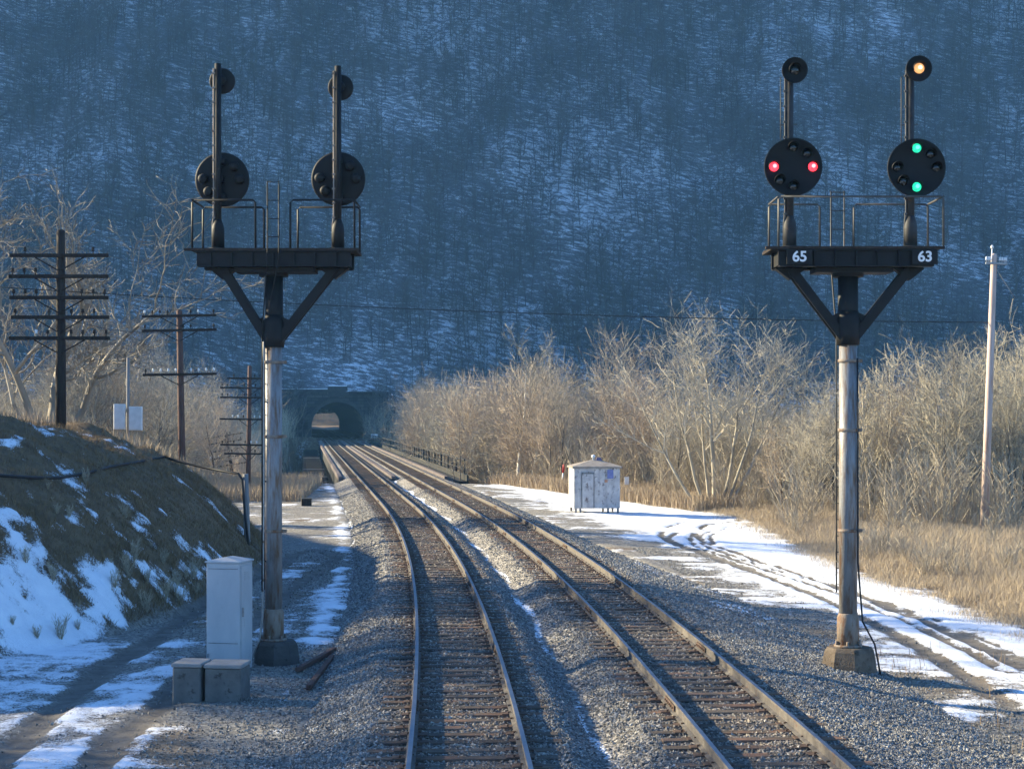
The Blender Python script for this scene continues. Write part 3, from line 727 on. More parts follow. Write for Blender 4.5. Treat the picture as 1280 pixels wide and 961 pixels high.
def build_track(u, label):
    t = empty('railway_track', tp(20, u, -.2), 0, label, 'railway track', 'the two curving tracks')
    inv = Matrix.Translation(t.location).inverted()
    for sgn in (-.753, .753):
        o = link_mesh('rail', rail_mesh(u + sgn, sgn), t); o.matrix_parent_inverse = inv
    ys = np.arange(17.5, 545, TIE_STEP) + RNG.uniform(-.03, .03, len(np.arange(17.5, 545, TIE_STEP)))
    for y in ys[:100]:
        o = link_mesh('crosstie', tie_me, t); o.matrix_parent_inverse = inv
        th = math.atan(-slope(y)) if False else -math.atan(slope(y))
        jit = random.uniform(-.06, .06)
        o.location = tp(y, u + jit, random.uniform(-.004, .004)); o.rotation_euler = (0, 0, th + random.uniform(-.012, .012))
    V = []; Fc = []; MI = []; b = 0
    for y in ys[100:]:
        th = -math.atan(slope(y)); c, s_ = math.cos(th), math.sin(th); X, Y, _ = tp(y, u)
        v = tie_v; V.append(np.stack([v[:, 0] * c - v[:, 1] * s_ + X, v[:, 0] * s_ + v[:, 1] * c + Y, v[:, 2]], -1))
        for f, mi in zip(tie_f, tie_mi): Fc.append(tuple(b + i for i in f)); MI.append(mi)
        b += len(v)
    me = bpy.data.meshes.new('far_crossties'); me.from_pydata(np.concatenate(V).tolist(), [], Fc)
    me.materials.append(M['tie']); me.materials.append(M['plate']); me.polygons.foreach_set('material_index', np.array(MI, dtype=np.int32))
    o = link_mesh('crossties', me, t); o.matrix_parent_inverse = inv; o['kind'] = 'stuff'
    # joint bars with bolts
    for y in np.arange(24.5, 120, 11.9):
        for sgn in (-.753, .753):
            yy = y + (0 if sgn < 0 else 5.9)
            mb = MB()
            for sd in (-1, 1):
                mb.box((sd * .030 - .012, -.45, -.14), (sd * .030 + .012, .45, -.055), 0)
                for k in range(6): mb.lathe([(.018, sd * .042), (.018, sd * .066)], 6, 'x', (0, -.36 + k * .144, -.098), 0)
            o = mb.build('joint_bar', [M['plate']], t); o.matrix_parent_inverse = inv
            o.location = tp(yy, u + sgn); o.rotation_euler = (0, 0, -math.atan(slope(yy)))
    return t
build_track(0.0, 'left railway track running straight under the viewpoint and bending left to the tunnel')
build_track(GAP, 'right railway track passing between the middle snow strip and the lit signals')

# ------------------------------------------------------------------ tunnel and portal
TC = GAP / 2
def tunnel():
    t = empty('tunnel_portal', tp(PORTAL_Y, TC, 0), 0, 'dark arched stone tunnel mouth with snow on its coping at the foot of the hill', 'tunnel')
    inv = Matrix.Translation(t.location).inverted()
    half = 5.15; spring = 2.3; zb = -.9; NA = 20
    arch = [(half, zb)] + [(half * math.cos(a), spring + (half - .25) * math.sin(a)) for a in np.linspace(0, math.pi, NA)] + [(-half, zb)]
    W = 11.2; top = 9.2; th = 3.5
    y0 = PORTAL_Y
    mb = MB()
    def pt(u, d, z): return tp(y0 + d, TC + u, z)
    # front wall around the arch: quads from arch to outline
    outer = [(W, zb)] + [None] * NA + [(-W, zb)]
    for i in range(1, NA + 1):
        a = (i - 1) / (NA - 1) * math.pi
        dx, dz = math.cos(a), math.sin(a)
        k = min(W / max(1e-6, abs(dx)), (top - spring) / max(1e-6, dz)); outer[i] = (dx * k, spring + dz * k)
    outer[1] = (W, spring); outer[NA] = (-W, spring)
    corner = []
    n = len(arch); vs = [pt(u, 0, z) for u, z in arch] + [pt(u, 0, z) for u, z in outer]
    fs = [(i, i + 1, n + i + 1, n + i) for i in range(n - 1)]
    mb.add(vs, fs, 0)
    # corners left out by the radial outline
    for sgn in (1, -1):
        seq = [o for o in outer[1:NA + 1] if o[0] * sgn > 0]
        inside = [o for o in seq if abs(abs(o[0]) - W) < 1e-6]; up = [o for o in seq if abs(o[1] - top) < 1e-6]
        a = max(inside, key=lambda o: o[1]); b = max(up, key=lambda o: abs(o[0]))
        mb.add([pt(a[0], 0, a[1]), pt(W * sgn, 0, top), pt(b[0], 0, b[1])], [(0, 1, 2)], 0)
    # top and sides
    mb.add([pt(-W, 0, top), pt(W, 0, top), pt(W, th, top), pt(-W, th, top)], [(0, 1, 2, 3)], 0)
    o = mb.build('portal_wall', [M['stone_wall']], t); o.matrix_parent_inverse = inv
    # arch ring, proud of the wall
    mb = MB(); r0, r1 = 0, .75
    ring_i = arch; ring_o = [(half + r1, zb)] + [((half + r1) * math.cos(a), spring + (half - .25 + r1) * math.sin(a)) for a in np.linspace(0, math.pi, NA)] + [(-half - r1, zb)]
    vs = [pt(u, -.18, z) for u, z in ring_i] + [pt(u, -.18, z) for u, z in ring_o] + [pt(u, .02, z) for u, z in ring_o] + [pt(u, .02, z) for u, z in ring_i]
    fs = []
    for i in range(n - 1):
        fs += [(i, i + 1, n + i + 1, n + i), (n + i, n + i + 1, 2 * n + i + 1, 2 * n + i), (3 * n + i, 3 * n + i + 1, i + 1, i)]
    mb.add(vs, fs, 0); o = mb.build('arch_ring', [M['stone_ring']], t); o.matrix_parent_inverse = inv
    mb = MB()
    def bx(m_, u0, u1, d0, d1, z0, z1, mi=0):
        v = [pt(u, d, z) for z in (z0, z1) for (u, d) in ((u0, d0), (u1, d0), (u1, d1), (u0, d1))]
        m_.add(v, [(3, 2, 1, 0), (4, 5, 6, 7), (0, 1, 5, 4), (1, 2, 6, 5), (2, 3, 7, 6), (3, 0, 4, 7)], mi)
    bx(mb, -W - .1, W + .1, -.3, .8, top + .003, top + .55)
    bx(mb, -1.9, 1.9, -.45, .9, top - .9, top + 1.15)
    o = mb.build('coping', [M['stone_ring']], t); o.matrix_parent_inverse = inv
    mb = MB(); bx(mb, -W, -2.0, -.22, .7, top + .555, top + .72); bx(mb, 2.0, W, -.22, .7, top + .555, top + .68); bx(mb, -1.8, 1.8, -.35, .8, top + 1.155, top + 1.35)
    o = mb.build('coping_snow', [M['snow_cap']], t); o.matrix_parent_inverse = inv
    for sgn in (-1, 1):
        mb = MB(); bx(mb, sgn * 8.0 - .9, sgn * 8.0 + .9, -.5, .02, zb, top - .05)
        o = mb.build('pilaster', [M['stone_wall']], t); o.matrix_parent_inverse = inv
        mb = MB(); a0, a1 = sorted((sgn * (W - .6), sgn * (W + .4)))
        v = [pt(a0, -17, -9), pt(a1, -17, -9), pt(a1, .5, -9), pt(a0, .5, -9), pt(a0, -17, -5.5), pt(a1, -17, -5.5), pt(a1, .5, top + .2), pt(a0, .5, top + .2)]
        mb.add(v, [(3, 2, 1, 0), (4, 5, 6, 7), (0, 1, 5, 4), (1, 2, 6, 5), (2, 3, 7, 6), (3, 0, 4, 7)], 0)
        o = mb.build('wing_wall', [M['stone_wall']], t); o.matrix_parent_inverse = inv
    mb = MB(); dd = np.linspace(.01, 223, 24)
    vs = [pt(u, d, z) for d in dd for u, z in arch]; fs = []
    for i in range(len(dd) - 1):
        for j in range(n - 1): fs.append((i * n + j, i * n + j + 1, (i + 1) * n + j + 1, (i + 1) * n + j))
    mb.add(vs, fs, 0, True); o = mb.build('lining', [M['tunnel']], t); o.matrix_parent_inverse = inv
tunnel()

# ------------------------------------------------------------------ bridge
def bridge():
    t = empty('railway_bridge', tp(119, TC, -.2), 0, 'black deck girder bridge with pale kerb timber leading to the tunnel', 'bridge')
    inv = Matrix.Translation(t.location).inverted()
    ys = np.linspace(119, 303, 24)
    def strip(mb, u0, u1, z0, z1, mi=0, y0=119, y1=303, n=24):
        yy = np.linspace(y0, y1, n); vs = []
        for y in yy:
            for (u, z) in ((u0, z0), (u1, z0), (u1, z1), (u0, z1)): vs.append(tp(y, u, z))
        fs = [(0, 1, 2, 3), (4 * n - 1, 4 * n - 2, 4 * n - 3, 4 * n - 4)]
        for i in range(n - 1):
            for j in range(4): fs.append((i * 4 + j, (i + 1) * 4 + j, (i + 1) * 4 + (j + 1) % 4, i * 4 + (j + 1) % 4))
        mb.add(vs, fs, mi)
    def put(mb, name, mat):
        o = mb.build(name, [mat], t); o.matrix_parent_inverse = inv; return o
    mb = MB(); strip(mb, -1.8, GAP + 1.8, -.75, -.32); put(mb, 'deck', M['bridge_black'])
    for u0 in (-2.1, GAP + 1.82):
        mb = MB(); strip(mb, u0, u0 + .26, -.5, -.13); put(mb, 'kerb_timber', M['bridge_edge'])
    mb = MB(); strip(mb, TC - .16, TC + .16, -.3, -.10); put(mb, 'kerb_timber', M['bridge_edge'])
    for u0 in (-1.75, -.4, GAP - .6, GAP + 1.4):
        mb = MB(); strip(mb, u0, u0 + .4, -3.2, -.753); put(mb, 'girder', M['bridge_black'])
    for y in (150, 181, 212, 243, 274):
        mb = MB(); a = tp(y, TC)
        mb.box((a[0] - 3.8, a[1] - 1.0, -9), (a[0] + 3.8, a[1] + 1.0, -3.203), 0, taper=(.9, .8)); put(mb, 'pier', M['stone_wall'])
    mb = MB(); strip(mb, -3.2, GAP + 4.2, -7, -.85, y0=116, y1=119, n=3); put(mb, 'abutment', M['concrete_dark'])
    mb = MB(); strip(mb, GAP + 2.2, GAP + 3.6, -.62, -.5); put(mb, 'walkway', M['bridge_black'])
    mb = MB(); strip(mb, -4.3, -2.5, -2.6, -1.9); put(mb, 'lower_deck', M['bridge_black'])
    for j_, y in enumerate(np.arange(121, 300, 4.0)):
        mb = MB(); strip(mb, -4.8, -2.3, -1.896, -1.82, y0=y, y1=y + .7, n=2); put(mb, 'deck_timber', M['wood_grey'] if j_ in (1, 4, 11, 17, 30) else M['bridge_black'])
    mb = MB(); strip(mb, GAP + 3.5, GAP + 3.62, -.9, -.05); put(mb, 'fascia', M['bridge_black'])
    k = 0
    yy = list(np.arange(121, 300, 7.0))
    for a, b in zip(yy[:-1], yy[1:]):
        mb = MB(); p0 = Vector(tp(a + .2, GAP + 3.56, -.5)); p1 = Vector(tp(b - .4, GAP + 3.56, -.5))
        up = Vector((0, 0, 1.55)); mid = Vector((0, 0, .85))
        mb.bar(p0, p0 + up, .10, .10); mb.bar(p1, p1 + up, .10, .10); mb.bar(p0 + up, p1 + up, .08, .10); mb.bar(p0 + mid, p1 + mid, .06, .08)
        pm = (p0 + p1) / 2; mb.bar(pm, pm + up, .07, .07)
        put(mb, 'railing', M['bridge_black'])
bridge()

# ------------------------------------------------------------------ bracket signals
def text_mesh(txt, size, mat, depth=.006):
    cu = bpy.data.curves.new('lettering', 'FONT'); cu.body = txt; cu.size = size; cu.extrude = depth; cu.offset = .006
    cu.align_x = 'CENTER'; cu.align_y = 'CENTER'
    o = bpy.data.objects.new('lettering_tmp', cu); COL.objects.link(o)
    dg = bpy.context.evaluated_depsgraph_get(); dg.update()
    me = bpy.data.meshes.new_from_object(o.evaluated_get(dg))
    bpy.data.objects.remove(o); bpy.data.curves.remove(cu)
    me.materials.clear(); me.materials.append(mat)
    return me
def signal(mx_, d, gy_, front, conf, label):
    """mx_ photo column of the mast, d depth, gy_ photo row of the ground; front -1: lamps face the camera, +1: lamps face away"""
    k = F / d
    base = Vector((px(mx_, d), d, pz(gy_, d)))
    def fx(x): return (x - mx_) / k
    def fz(y): return (gy_ - y) / k
    t = empty('railway_signal', base, 0, label, 'railway signal', 'the two bracket post signals')
    B = M['black']
    # foundation
    zt = fz(conf['ftop']); mb = MB(); f0, f1 = fx(conf['fx0']), fx(conf['fx1']); c = (f0 + f1) / 2; h = (f1 - f0) / 2
    prof = [(h * 1.12, -.45), (h * 1.08, zt * .3), (h * .98, zt * .85), (h * .88, zt)]
    o8 = MB(); o8.lathe(prof, 8, 'z', (c, 0, 0), 0, False); o8.build('foundation', [conf['fmat']], t)
    # mast
    zc = fz(conf['ycol']); r = .172
    mb = MB(); mb.lathe([(r * 1.22, zt - .02), (r * 1.2, zt + .55), (r * 1.05, zt + .62), (r * 1.04, zt + .64)], 20); mb.lathe([(r * 1.55, zt + .0), (r * 1.55, zt + .05)], 20)
    for j in range(6):
        a = j * math.pi / 3 + .3; mb.lathe([(.025, zt), (.025, zt + .12)], 6, 'z', (math.cos(a) * r * 1.4, math.sin(a) * r * 1.4, 0))
    mb.build('mast_base', [M['silver_rust']], t)
    mb = MB(); mb.lathe([(r, zt + .6), (r * .97, zc + .05)], 24)
    mast = mb.build('mast', [M['silver']], t)
    for zz in (zt + 2.2, zt + 4.1, zc - .35):
        mb = MB(); mb.lathe([(r + .012, zz - .03), (r + .018, zz - .025), (r + .018, zz + .025), (r + .012, zz + .03)], 24); mb.box((r * .6, -.06, zz - .03), (r + .09, .06, zz + .03))
        mb.build('band_clamp', [M['silver_rust']], mast)
    zp = fz(conf['ybeam']); zd = fz(conf['ydeck'])
    mb = MB(); mb.lathe([(r * 1.12, zc - .02), (r * 1.12, zp - .12)], 16); mb.lathe([(r * 1.7, zp - .16), (r * 1.7, zp - .003)], 16)
    mb.lathe([(r * 1.25, zc - .05), (r * 1.35, zc + .15), (r * 1.35, zc + .45), (r * 1.13, zc + .6)], 16)
    mb.build('upper_mast', [B], t)
    # braces
    for xx in conf['brace']:
        mb = MB(); s = 1 if fx(xx) > 0 else -1
        p0 = Vector((s * .12, 0, zc + .10)); p1 = Vector((fx(xx), 0, zp - .02))
        for yy in (-.11, .11):
            mb.bar(p0 + Vector((0, yy, 0)), p1 + Vector((0, yy, 0)), .05, .17)
        for q in np.linspace(.12, .9, 7):
            a = p0.lerp(p1, q); mb.bar(a + Vector((0, -.11, 0)), a + Vector((0, .11, 0)), .03, .06)
        mb.add([(s * .1, -.09, zc - .02), (s * .42, -.09, zc + .45), (s * .1, -.09, zc + .6), (s * .1, .09, zc - .02), (s * .42, .09, zc + .45), (s * .1, .09, zc + .6)], [(0, 1, 2), (5, 4, 3), (0, 3, 4, 1), (1, 4, 5, 2), (2, 5, 3, 0)])
        mb.add([(p1.x - .30, -.10, zp), (p1.x + .30, -.10, zp), (p1.x + .02 * s, -.10, zp - .22), (p1.x - .30, .10, zp), (p1.x + .30, .10, zp), (p1.x + .02 * s, .10, zp - .22)], [(0, 1, 2), (5, 4, 3), (0, 3, 4, 1), (1, 4, 5, 2), (2, 5, 3, 0)])
        mb.build('brace', [B], t)
    # platform
    x0, x1 = fx(conf['bx0']), fx(conf['bx1']); DF, DB = -.52, .72
    mb = MB()
    for yy in (-.42, .36):
        mb.box((x0 + .12, yy - .035, zp + .02), (x1 - .12, yy + .035, zd - .06))
        mb.box((x0 + .14, yy - .10, zp), (x1 - .14, yy + .10, zp + .018)); mb.box((x0 + .10, yy - .10, zd - .08), (x1 - .10, yy + .10, zd - .062))
        for q in np.linspace(x0 + .4, x1 - .4, 7): mb.box((q - .012, yy - .095, zp + .02), (q + .012, yy + .095, zd - .083))
    mb.box((x0 + .85, -.30, zp - .09), (x1 - .85, .30, zp - .003))
    for q in np.linspace(x0 + .2, x1 - .2, 6): mb.box((q - .04, -.38, zp + .05), (q + .04, .32, zd - .09))
    mb.build('platform_beam', [B], t)
    mb = MB()
    for q in np.linspace(DF, DB - .14, 9): mb.box((x0 - (.12 if q < -.4 else 0), q, zd - .055), (x1 + (.06 if q < -.4 else 0), q + .11, zd + random.uniform(-.01, .01)))
    mb.build('deck', [M['wood_dark']], t)
    # railing
    G = M['black'] if front > 0 else M['pipe']
    rf = [fx(v) for v in conf['rail_front']]; zr = fz(conf['yrail'])
    yf, yb = DF + .05, DB - .08
    def rail(xs, y, gap=None):
        segs = [(xs[0], xs[-1])] if gap is None else [(xs[0], gap[0]), (gap[1], xs[-1])]
        for a, b in segs:
            mb = MB(); mb.tube([(a, y, zd), (a, y, zr - .05), (a + .05, y, zr), (b - .05, y, zr), (b, y, zr - .05), (b, y, zd)], .021, 8)
            if False:
                m_ = (a + b) / 2; mb.tube([(m_, y, zd), (m_, y, zr)], .017, 8)
            mb.build('railing', [G], t)
    gap = (fx(conf['gap'][0]), fx(conf['gap'][1]))
    if front < 0: rail(rf, yf); rail([rf[0], rf[1]], yb, gap)
    else: rail(rf, yf, gap); rail(rf, yb, gap)
    for xx in rf:
        mb = MB(); mb.tube([(xx, yf, zr), (xx, yb, zr)], .02, 8); mb.build('railing', [G], t)
    # ladder on the side away from the lamps
    ly = .78 if front < 0 else -.60
    lx0, lx1 = [fx(v) for v in conf['ladder']]
    mb = MB(); ztop = fz(conf['ylad'])
    zlow = zt + 1.0; ym = .26 if front < 0 else -.26
    if front < 0:
        for xx in (lx0, lx1):
            mb.tube([(xx, ym, zlow), (xx, ym, zc + .2), (xx, ly, zd - .2), (xx, ly, ztop)], .016, 6)
        nr = int((zc + .2 - zlow) / .31)
        for j in range(nr): mb.tube([(lx0, ym, zlow + .15 + j * .31), (lx1, ym, zlow + .15 + j * .31)], .010, 6)
    else:
        for xx, yy in ((lx0, -.14), (lx1, .14)):
            mb.tube([(-.21, yy, zlow), (-.21, yy, zc + .2), (xx, ly, zd - .2), (xx, ly, ztop)], .014, 6)
        nr = int((zc + .2 - zlow) / .31)
        for j in range(nr): mb.tube([(-.21, -.14, zlow + .15 + j * .31), (-.21, .14, zlow + .15 + j * .31)], .009, 6)
    nr = int((ztop - zd) / .36)
    for j in range(nr + 1): mb.tube([(lx0, ly, ztop - .02 - j * .36), (lx1, ly, ztop - .02 - j * .36)], .010, 6)
    for j in range(3):
        zz = zt + 1.6 + j * 1.6
        if front < 0: mb.bar((lx0, ym, zz), (lx0 * .6, ym * .5, zz), .02, .03)
        else: mb.bar((-.21, -.12, zz), (-.1, -.09, zz), .02, .03)
    mb.build('ladder', [M['pipe'] if front < 0 else M['black']], t)
    # doll posts, heads
    for hi, (pxx, ptop, dc, mc, lit) in enumerate(conf['heads']):
        X = fx(pxx); zt2 = fz(ptop)
        mb = MB(); rr = .078 if front < 0 else .070
        mb.lathe([(rr, zd), (rr * .95, zt2)], 14, 'z', (X, 0, 0)); mb.lathe([(.13, zd), (.13, zd + .42), (.115, zd + .50), (rr, zd + .62)], 14, 'z', (X, 0, 0)); mb.lathe([(.20, zd), (.20, zd + .04)], 10, 'z', (X, 0, 0))
        post = mb.build('signal_post', [M['post'] if front < 0 else M['black']], t)
        # conduit with clips on the lit side
        mb = MB(); mb.tube([(X - rr - .035, -.03 * front * -1, zd + .02), (X - rr - .035, -.03, zd + .5), (X - rr - .012, -.03, zd + .7), (X - rr - .012, -.03, zt2 - .1)], .018, 6)
        zq = zd + .35
        while zq < zt2 - .1: mb.box((X - rr - .045, -.055, zq), (X - rr + .02, -.005, zq + .03)); zq += .29
        mb.build('conduit', [M['pipe'] if front < 0 else M['silver_rust']], post)
        # step bolts / thin side ladder
        if front < 0:
            mb = MB(); mb.tube([(X - .16, .05, fz(200)), (X - .16, .05, fz(96))], .010, 6)
            for q in (fz(156),): mb.bar((X - .17, .05, q), (X, .03, q), .02, .02); mb.bar((X, -.02, q), (X + .14, -.02, q), .02, .02)
            mb.build('side_rod', [M['pipe']], post)
        for (cx, cy, cr, nm) in ((dc[0], dc[1], conf['rdisc'], 'signal_disc'), (mc[0], mc[1], conf['rmark'], 'marker_disc')):
            cxw, czw, R_ = fx(cx), fz(cy), cr / k
            yd = front * .20
            mb = MB()
            # a dished plate with a rolled rim
            th = .05
            prof = [(R_ * .02, yd - front * .05), (R_ * .93, yd - front * .03), (R_, yd - front * .015), (R_, yd + front * .04), (R_ * .95, yd + front * .02), (R_ * .02, yd + front * .02)]
            mb.lathe(prof, 40, 'y', (cxw, 0, czw), 0, True)
            mb.box((cxw - .05, min(0, yd) + .005, czw - .06), (cxw + .05, max(0, yd) - .005, czw + .06)) if abs(cxw - X) < .1 else mb.bar((X, yd * .5, czw), (cxw, yd * .6, czw), .08, .1)
            if nm == 'signal_disc':
                lamps = [(0, 1), (0, -1), (-1, 0), (1, 0), (.70, .70), (-.70, -.70)]; rad = .365 * R_ / .545; lr = .088
            else:
                lamps = [(0, 0)]; rad = 0; lr = .10
            if front > 0:   # lamp cases on the back of the plate
                for (a, b) in lamps:
                    mb.lathe([(.10, yd - .05), (.10, yd - .15), (.07, yd - .19), (.02, yd - .20)], 14, 'y', (cxw + a * rad, 0, czw + b * rad), 0, True)
            disc = mb.build(nm, [M['disc']], t)
            for li, (a, b) in enumerate(lamps):
                L = Vector((cxw + a * rad, yd + front * .03, czw + b * rad))
                on = lit.get((nm, a, b))
                mb = MB(); mb.lathe([(lr, 0), (lr * .96, front * .012), (lr * .7, front * .03), (lr * .3, front * .04), (.004, front * .042)], 20, 'y', L, 0, True)
                mats = [M['lens_dark']]
                if on:
                    mats = [M[on], M[on + '_hot']]
                    mb.lathe([(lr * .42, front * .043), (lr * .35, front * .047), (.004, front * .048)], 14, 'y', L + Vector((lr * .12, 0, lr * .12)), 1, True)
                lo = mb.build('lens', mats, disc)
                if on: lo['label'] = {'lens_red': 'lit red lens', 'lens_green': 'lit green lens', 'lens_amber': 'lit amber lens'}[on]
                # hood: upper part of a tube
                mb = MB(); vs = []; fs = []; NN = 14
                for rr2 in (lr * 1.12, lr * 1.22):
                    for dd in (0, 1):
                        for q in range(NN + 1):
                            ang = math.pi * (-.12 + 1.24 * q / NN); ln = .16 * (.45 + .55 * math.sin(max(0, min(math.pi, ang)))) if dd else -.02
                            vs.append((L.x + rr2 * math.cos(ang), L.y + front * ln, L.z + rr2 * math.sin(ang)))
                nn = NN + 1
                for q in range(NN):
                    fs += [(q, q + 1, nn + q + 1, nn + q), (2 * nn + q, 3 * nn + q, 3 * nn + q + 1, 2 * nn + q + 1), (nn + q, nn + q + 1, 3 * nn + q + 1, 3 * nn + q)]
                fs += [(0, nn, 3 * nn, 2 * nn), (NN, 2 * nn + NN, 3 * nn + NN, nn + NN)]
                mb.add(vs, fs, 0, True); mb.build('hood', [M['disc']], disc)
    # number letters
    for (txt, cx, cy) in conf.get('text', ()):
        me = text_mesh(txt, .27, M['white'])
        pb = MB(); pb.box((fx(cx) - .24, -.545, zp + .03), (fx(cx) + .24, -.525, zd - .07), 0, bev=.004); pl = pb.build('number_plate', [M['black']], t)
        o = link_mesh('number_lettering', me, pl); o.location = (fx(cx), -.556, (zp + zd) / 2 - .02); o.rotation_euler = (R(90), 0, 0); o.scale = (1.02, 1, 1)
        o['label'] = 'white painted number ' + txt
    # feed cable down the mast and into the ground
    if front < 0:
        mb = MB(); mb.tube([(.15, -.13, zc - .3), (.16, -.12, zt + 3), (.16, -.13, zt + 1.6), (.24, -.16, zt + .5), (.45, -.25, zt + .08), (.60, -.2, -.2)], .018, 8)
    else:
        mb = MB(); mb.tube([(-.15, -.10, zc + 1.4), (-.19, -.12, zc - .5), (-.18, -.12, zt + 3.0), (-.20, -.12, zt + .5), (-.26, -.15, zt + .02), (-.5, -.2, -.1)], .022, 8)
    mb.build('feed_cable', [M['cable'] if front < 0 else M['galv']], t)
    return t
confR = dict(ftop=808, fx0=1030, fx1=1093, fmat=M['concrete_brown'], ycol=428, brace=(988, 1135), ybeam=336, ydeck=311, bx0=960, bx1=1168,
    rail_front=(968, 1171), yrail=250, gap=(1033, 1076), ladder=(1049, 1066), ylad=232, rdisc=36, rmark=16,
    heads=[(987, 78, (989, 211), (991, 91), {('signal_disc', -1, 0): 'lens_red', ('signal_disc', 1, 0): 'lens_red'}),
           (1138, 82, (1142, 212), (1145, 89), {('signal_disc', 0, 1): 'lens_green', ('signal_disc', 0, -1): 'lens_green', ('marker_disc', 0, 0): 'lens_amber'})],
    text=[('65', 993, 322.5), ('63', 1147, 322.5)])
confL = dict(ftop=800, fx0=320, fx1=372, fmat=M['concrete_dark'], ycol=431, brace=(280, 418), ybeam=336, ydeck=313, bx0=244, bx1=448,
    rail_front=(246, 446), yrail=254, gap=(324, 367), ladder=(340, 354), ylad=232, rdisc=34, rmark=16,
    heads=[(272.5, 80, (275.5, 223), (275.5, 99), {}), (422.5, 83, (421.5, 222), (424.5, 107), {})])
signal(1060, 30.3, 838, -1, confR, 'bracket signal with lit red and green lamps and white numbers 65 and 63')
signal(342, 32.2, 828, 1, confL, 'bracket signal seen from behind with its dark unlit discs, beside the grey cabinet')

# ------------------------------------------------------------------ trackside cabinet and battery boxes
def cabinet():
    d = 30.2; b = ray_ground(292, 838, 25, 40); d = b.y; k = F / d
    t = empty('signal_cabinet', (px(287, d), d, b.z - .03), R(-12), 'tall pale grey steel cabinet standing behind the two concrete boxes', 'equipment cabinet')
    wd, dp = 44 / k, .66; H = (838 - 700) / k
    mb = MB(); mb.box((-wd / 2, -dp / 2, .06), (wd / 2, dp / 2, H), 0, bev=.012); mb.build('body', [M['cab']], t)
    mb = MB(); mb.box((-wd / 2 + .02, -dp / 2 + .02, -.2), (wd / 2 - .02, dp / 2 - .02, .06)); mb.build('plinth', [M['concrete_grey']], t)
    mb = MB(); o_ = .025
    vs = [(-wd / 2 - o_, -dp / 2 - o_, H + .002), (wd / 2 + o_, -dp / 2 - o_, H + .002), (wd / 2 + o_, dp / 2 + o_, H + .002), (-wd / 2 - o_, dp / 2 + o_, H + .002),
          (-wd / 2 - o_, -dp / 2 - o_, H + .03), (wd / 2 + o_, -dp / 2 - o_, H + .03), (wd / 2 + o_, dp / 2 + o_, H + .03), (-wd / 2 - o_, dp / 2 + o_, H + .03), (0, -dp / 4, H + .10), (0, dp / 4, H + .10)]
    mb.add(vs, [(3, 2, 1, 0), (0, 1, 5, 4), (1, 2, 6, 5), (2, 3, 7, 6), (3, 0, 4, 7), (4, 5, 8), (6, 7, 9), (5, 6, 9, 8), (7, 4, 8, 9)]); mb.build('cap', [M['cab']], t)
    mb = MB(); mb.box((wd / 2 + .002, -dp / 2 + .04, .12), (wd / 2 + .014, dp / 2 - .04, H - .06), 0, bev=.004); dr = mb.build('door', [M['cab']], t)
    mb = MB(); mb.box((wd / 2 + .016, -dp / 2 + .07, H * .52), (wd / 2 + .05, -dp / 2 + .10, H * .60)); mb.build('handle', [M['galv']], dr)
    for zz in (.3, H * .5, H - .25):
        mb = MB(); mb.lathe([(.012, zz - .05), (.012, zz + .05)], 8, 'z', (wd / 2 + .02, dp / 2 - .03, 0)); mb.build('hinge', [M['galv']], dr)
    mb = MB()
    for q in range(5): mb.box((wd / 2 + .0145, -.12, H - .34 + q * .035), (wd / 2 + .024, .12, H - .325 + q * .035))
    mb.build('vent', [M['cab']], dr)
    for zz in (.60, H - .12):
        mb = MB(); mb.box((-wd / 2 + .04, -dp / 2 - .006, zz), (wd / 2 - .04, -dp / 2 - .001, zz + .012)); mb.build('seam', [M['concrete_grey']], t)
    mb = MB(); mb.tube([(-wd / 2 + .03, -dp / 2 - .02, .4), (-wd / 2 + .03, -dp / 2 - .02, .12), (-wd / 2 - .1, -dp / 2 - .12, .05), (-wd / 2 - .12, -dp / 2 - .16, -.1)], .02, 6); mb.build('conduit', [M['galv']], t)
cabinet()
for i, (xa, xb, yb_, ytop, lb) in enumerate(((217, 253, 878, 828, 'left dark concrete battery box with a pale lid, at the edge of the rutted road'),
                                    (257, 304, 878, 830, 'right dark concrete battery box touching the foot of the tall grey cabinet'))):
    b = ray_ground((xa + xb) / 2, yb_, 20, 40); d = b.y; k = F / d
    wd = (xb - xa) / k; H = (yb_ - ytop) / k; dp = .62
    t = empty('battery_box', (px((xa + xb) / 2, d), d + dp / 2, b.z - .04), R(-6), lb, 'concrete box', 'concrete battery boxes')
    mb = MB(); mb.box((-wd / 2, -dp / 2, -.15), (wd / 2, dp / 2, H - .05), 0, bev=.018, taper=(.98, .98)); mb.build('body', [M['concrete_mid']], t)
    mb = MB(); mb.box((-wd / 2 - .015, -dp / 2 - .015, H - .048), (wd / 2 + .015, dp / 2 + .015, H + .02), 0, bev=.012); mb.build('lid', [M['concrete_lid']], t)
# old timbers lying on the ground
for (a, b, lb) in (((386, 865), (415, 826), 'loose rusty timber lying diagonally on the gravel, the nearer of two'), ((372, 842), (418, 816), 'loose rusty timber lying beside the signal foundation, the farther of two')):
    p, q = ray_ground(*a, 20, 60), ray_ground(*b, 20, 60); m_ = (p + q) / 2; m_.z = max(p.z, q.z) + .02
    v = q - p; L = v.length
    mb = MB(); mb.box((-L / 2, -.05, -.04), (L / 2, .05, .045), 0, bev=.010)
    o = mb.build('timber', [M['wood_red']]); o.location = m_ + Vector((0, 0, .04)); o.rotation_euler = (random.uniform(-.1, .1), -math.atan2(q.z - p.z, L), math.atan2(v.y, v.x))
    tag(o, lb, 'timber', 'loose timbers by the left signal')

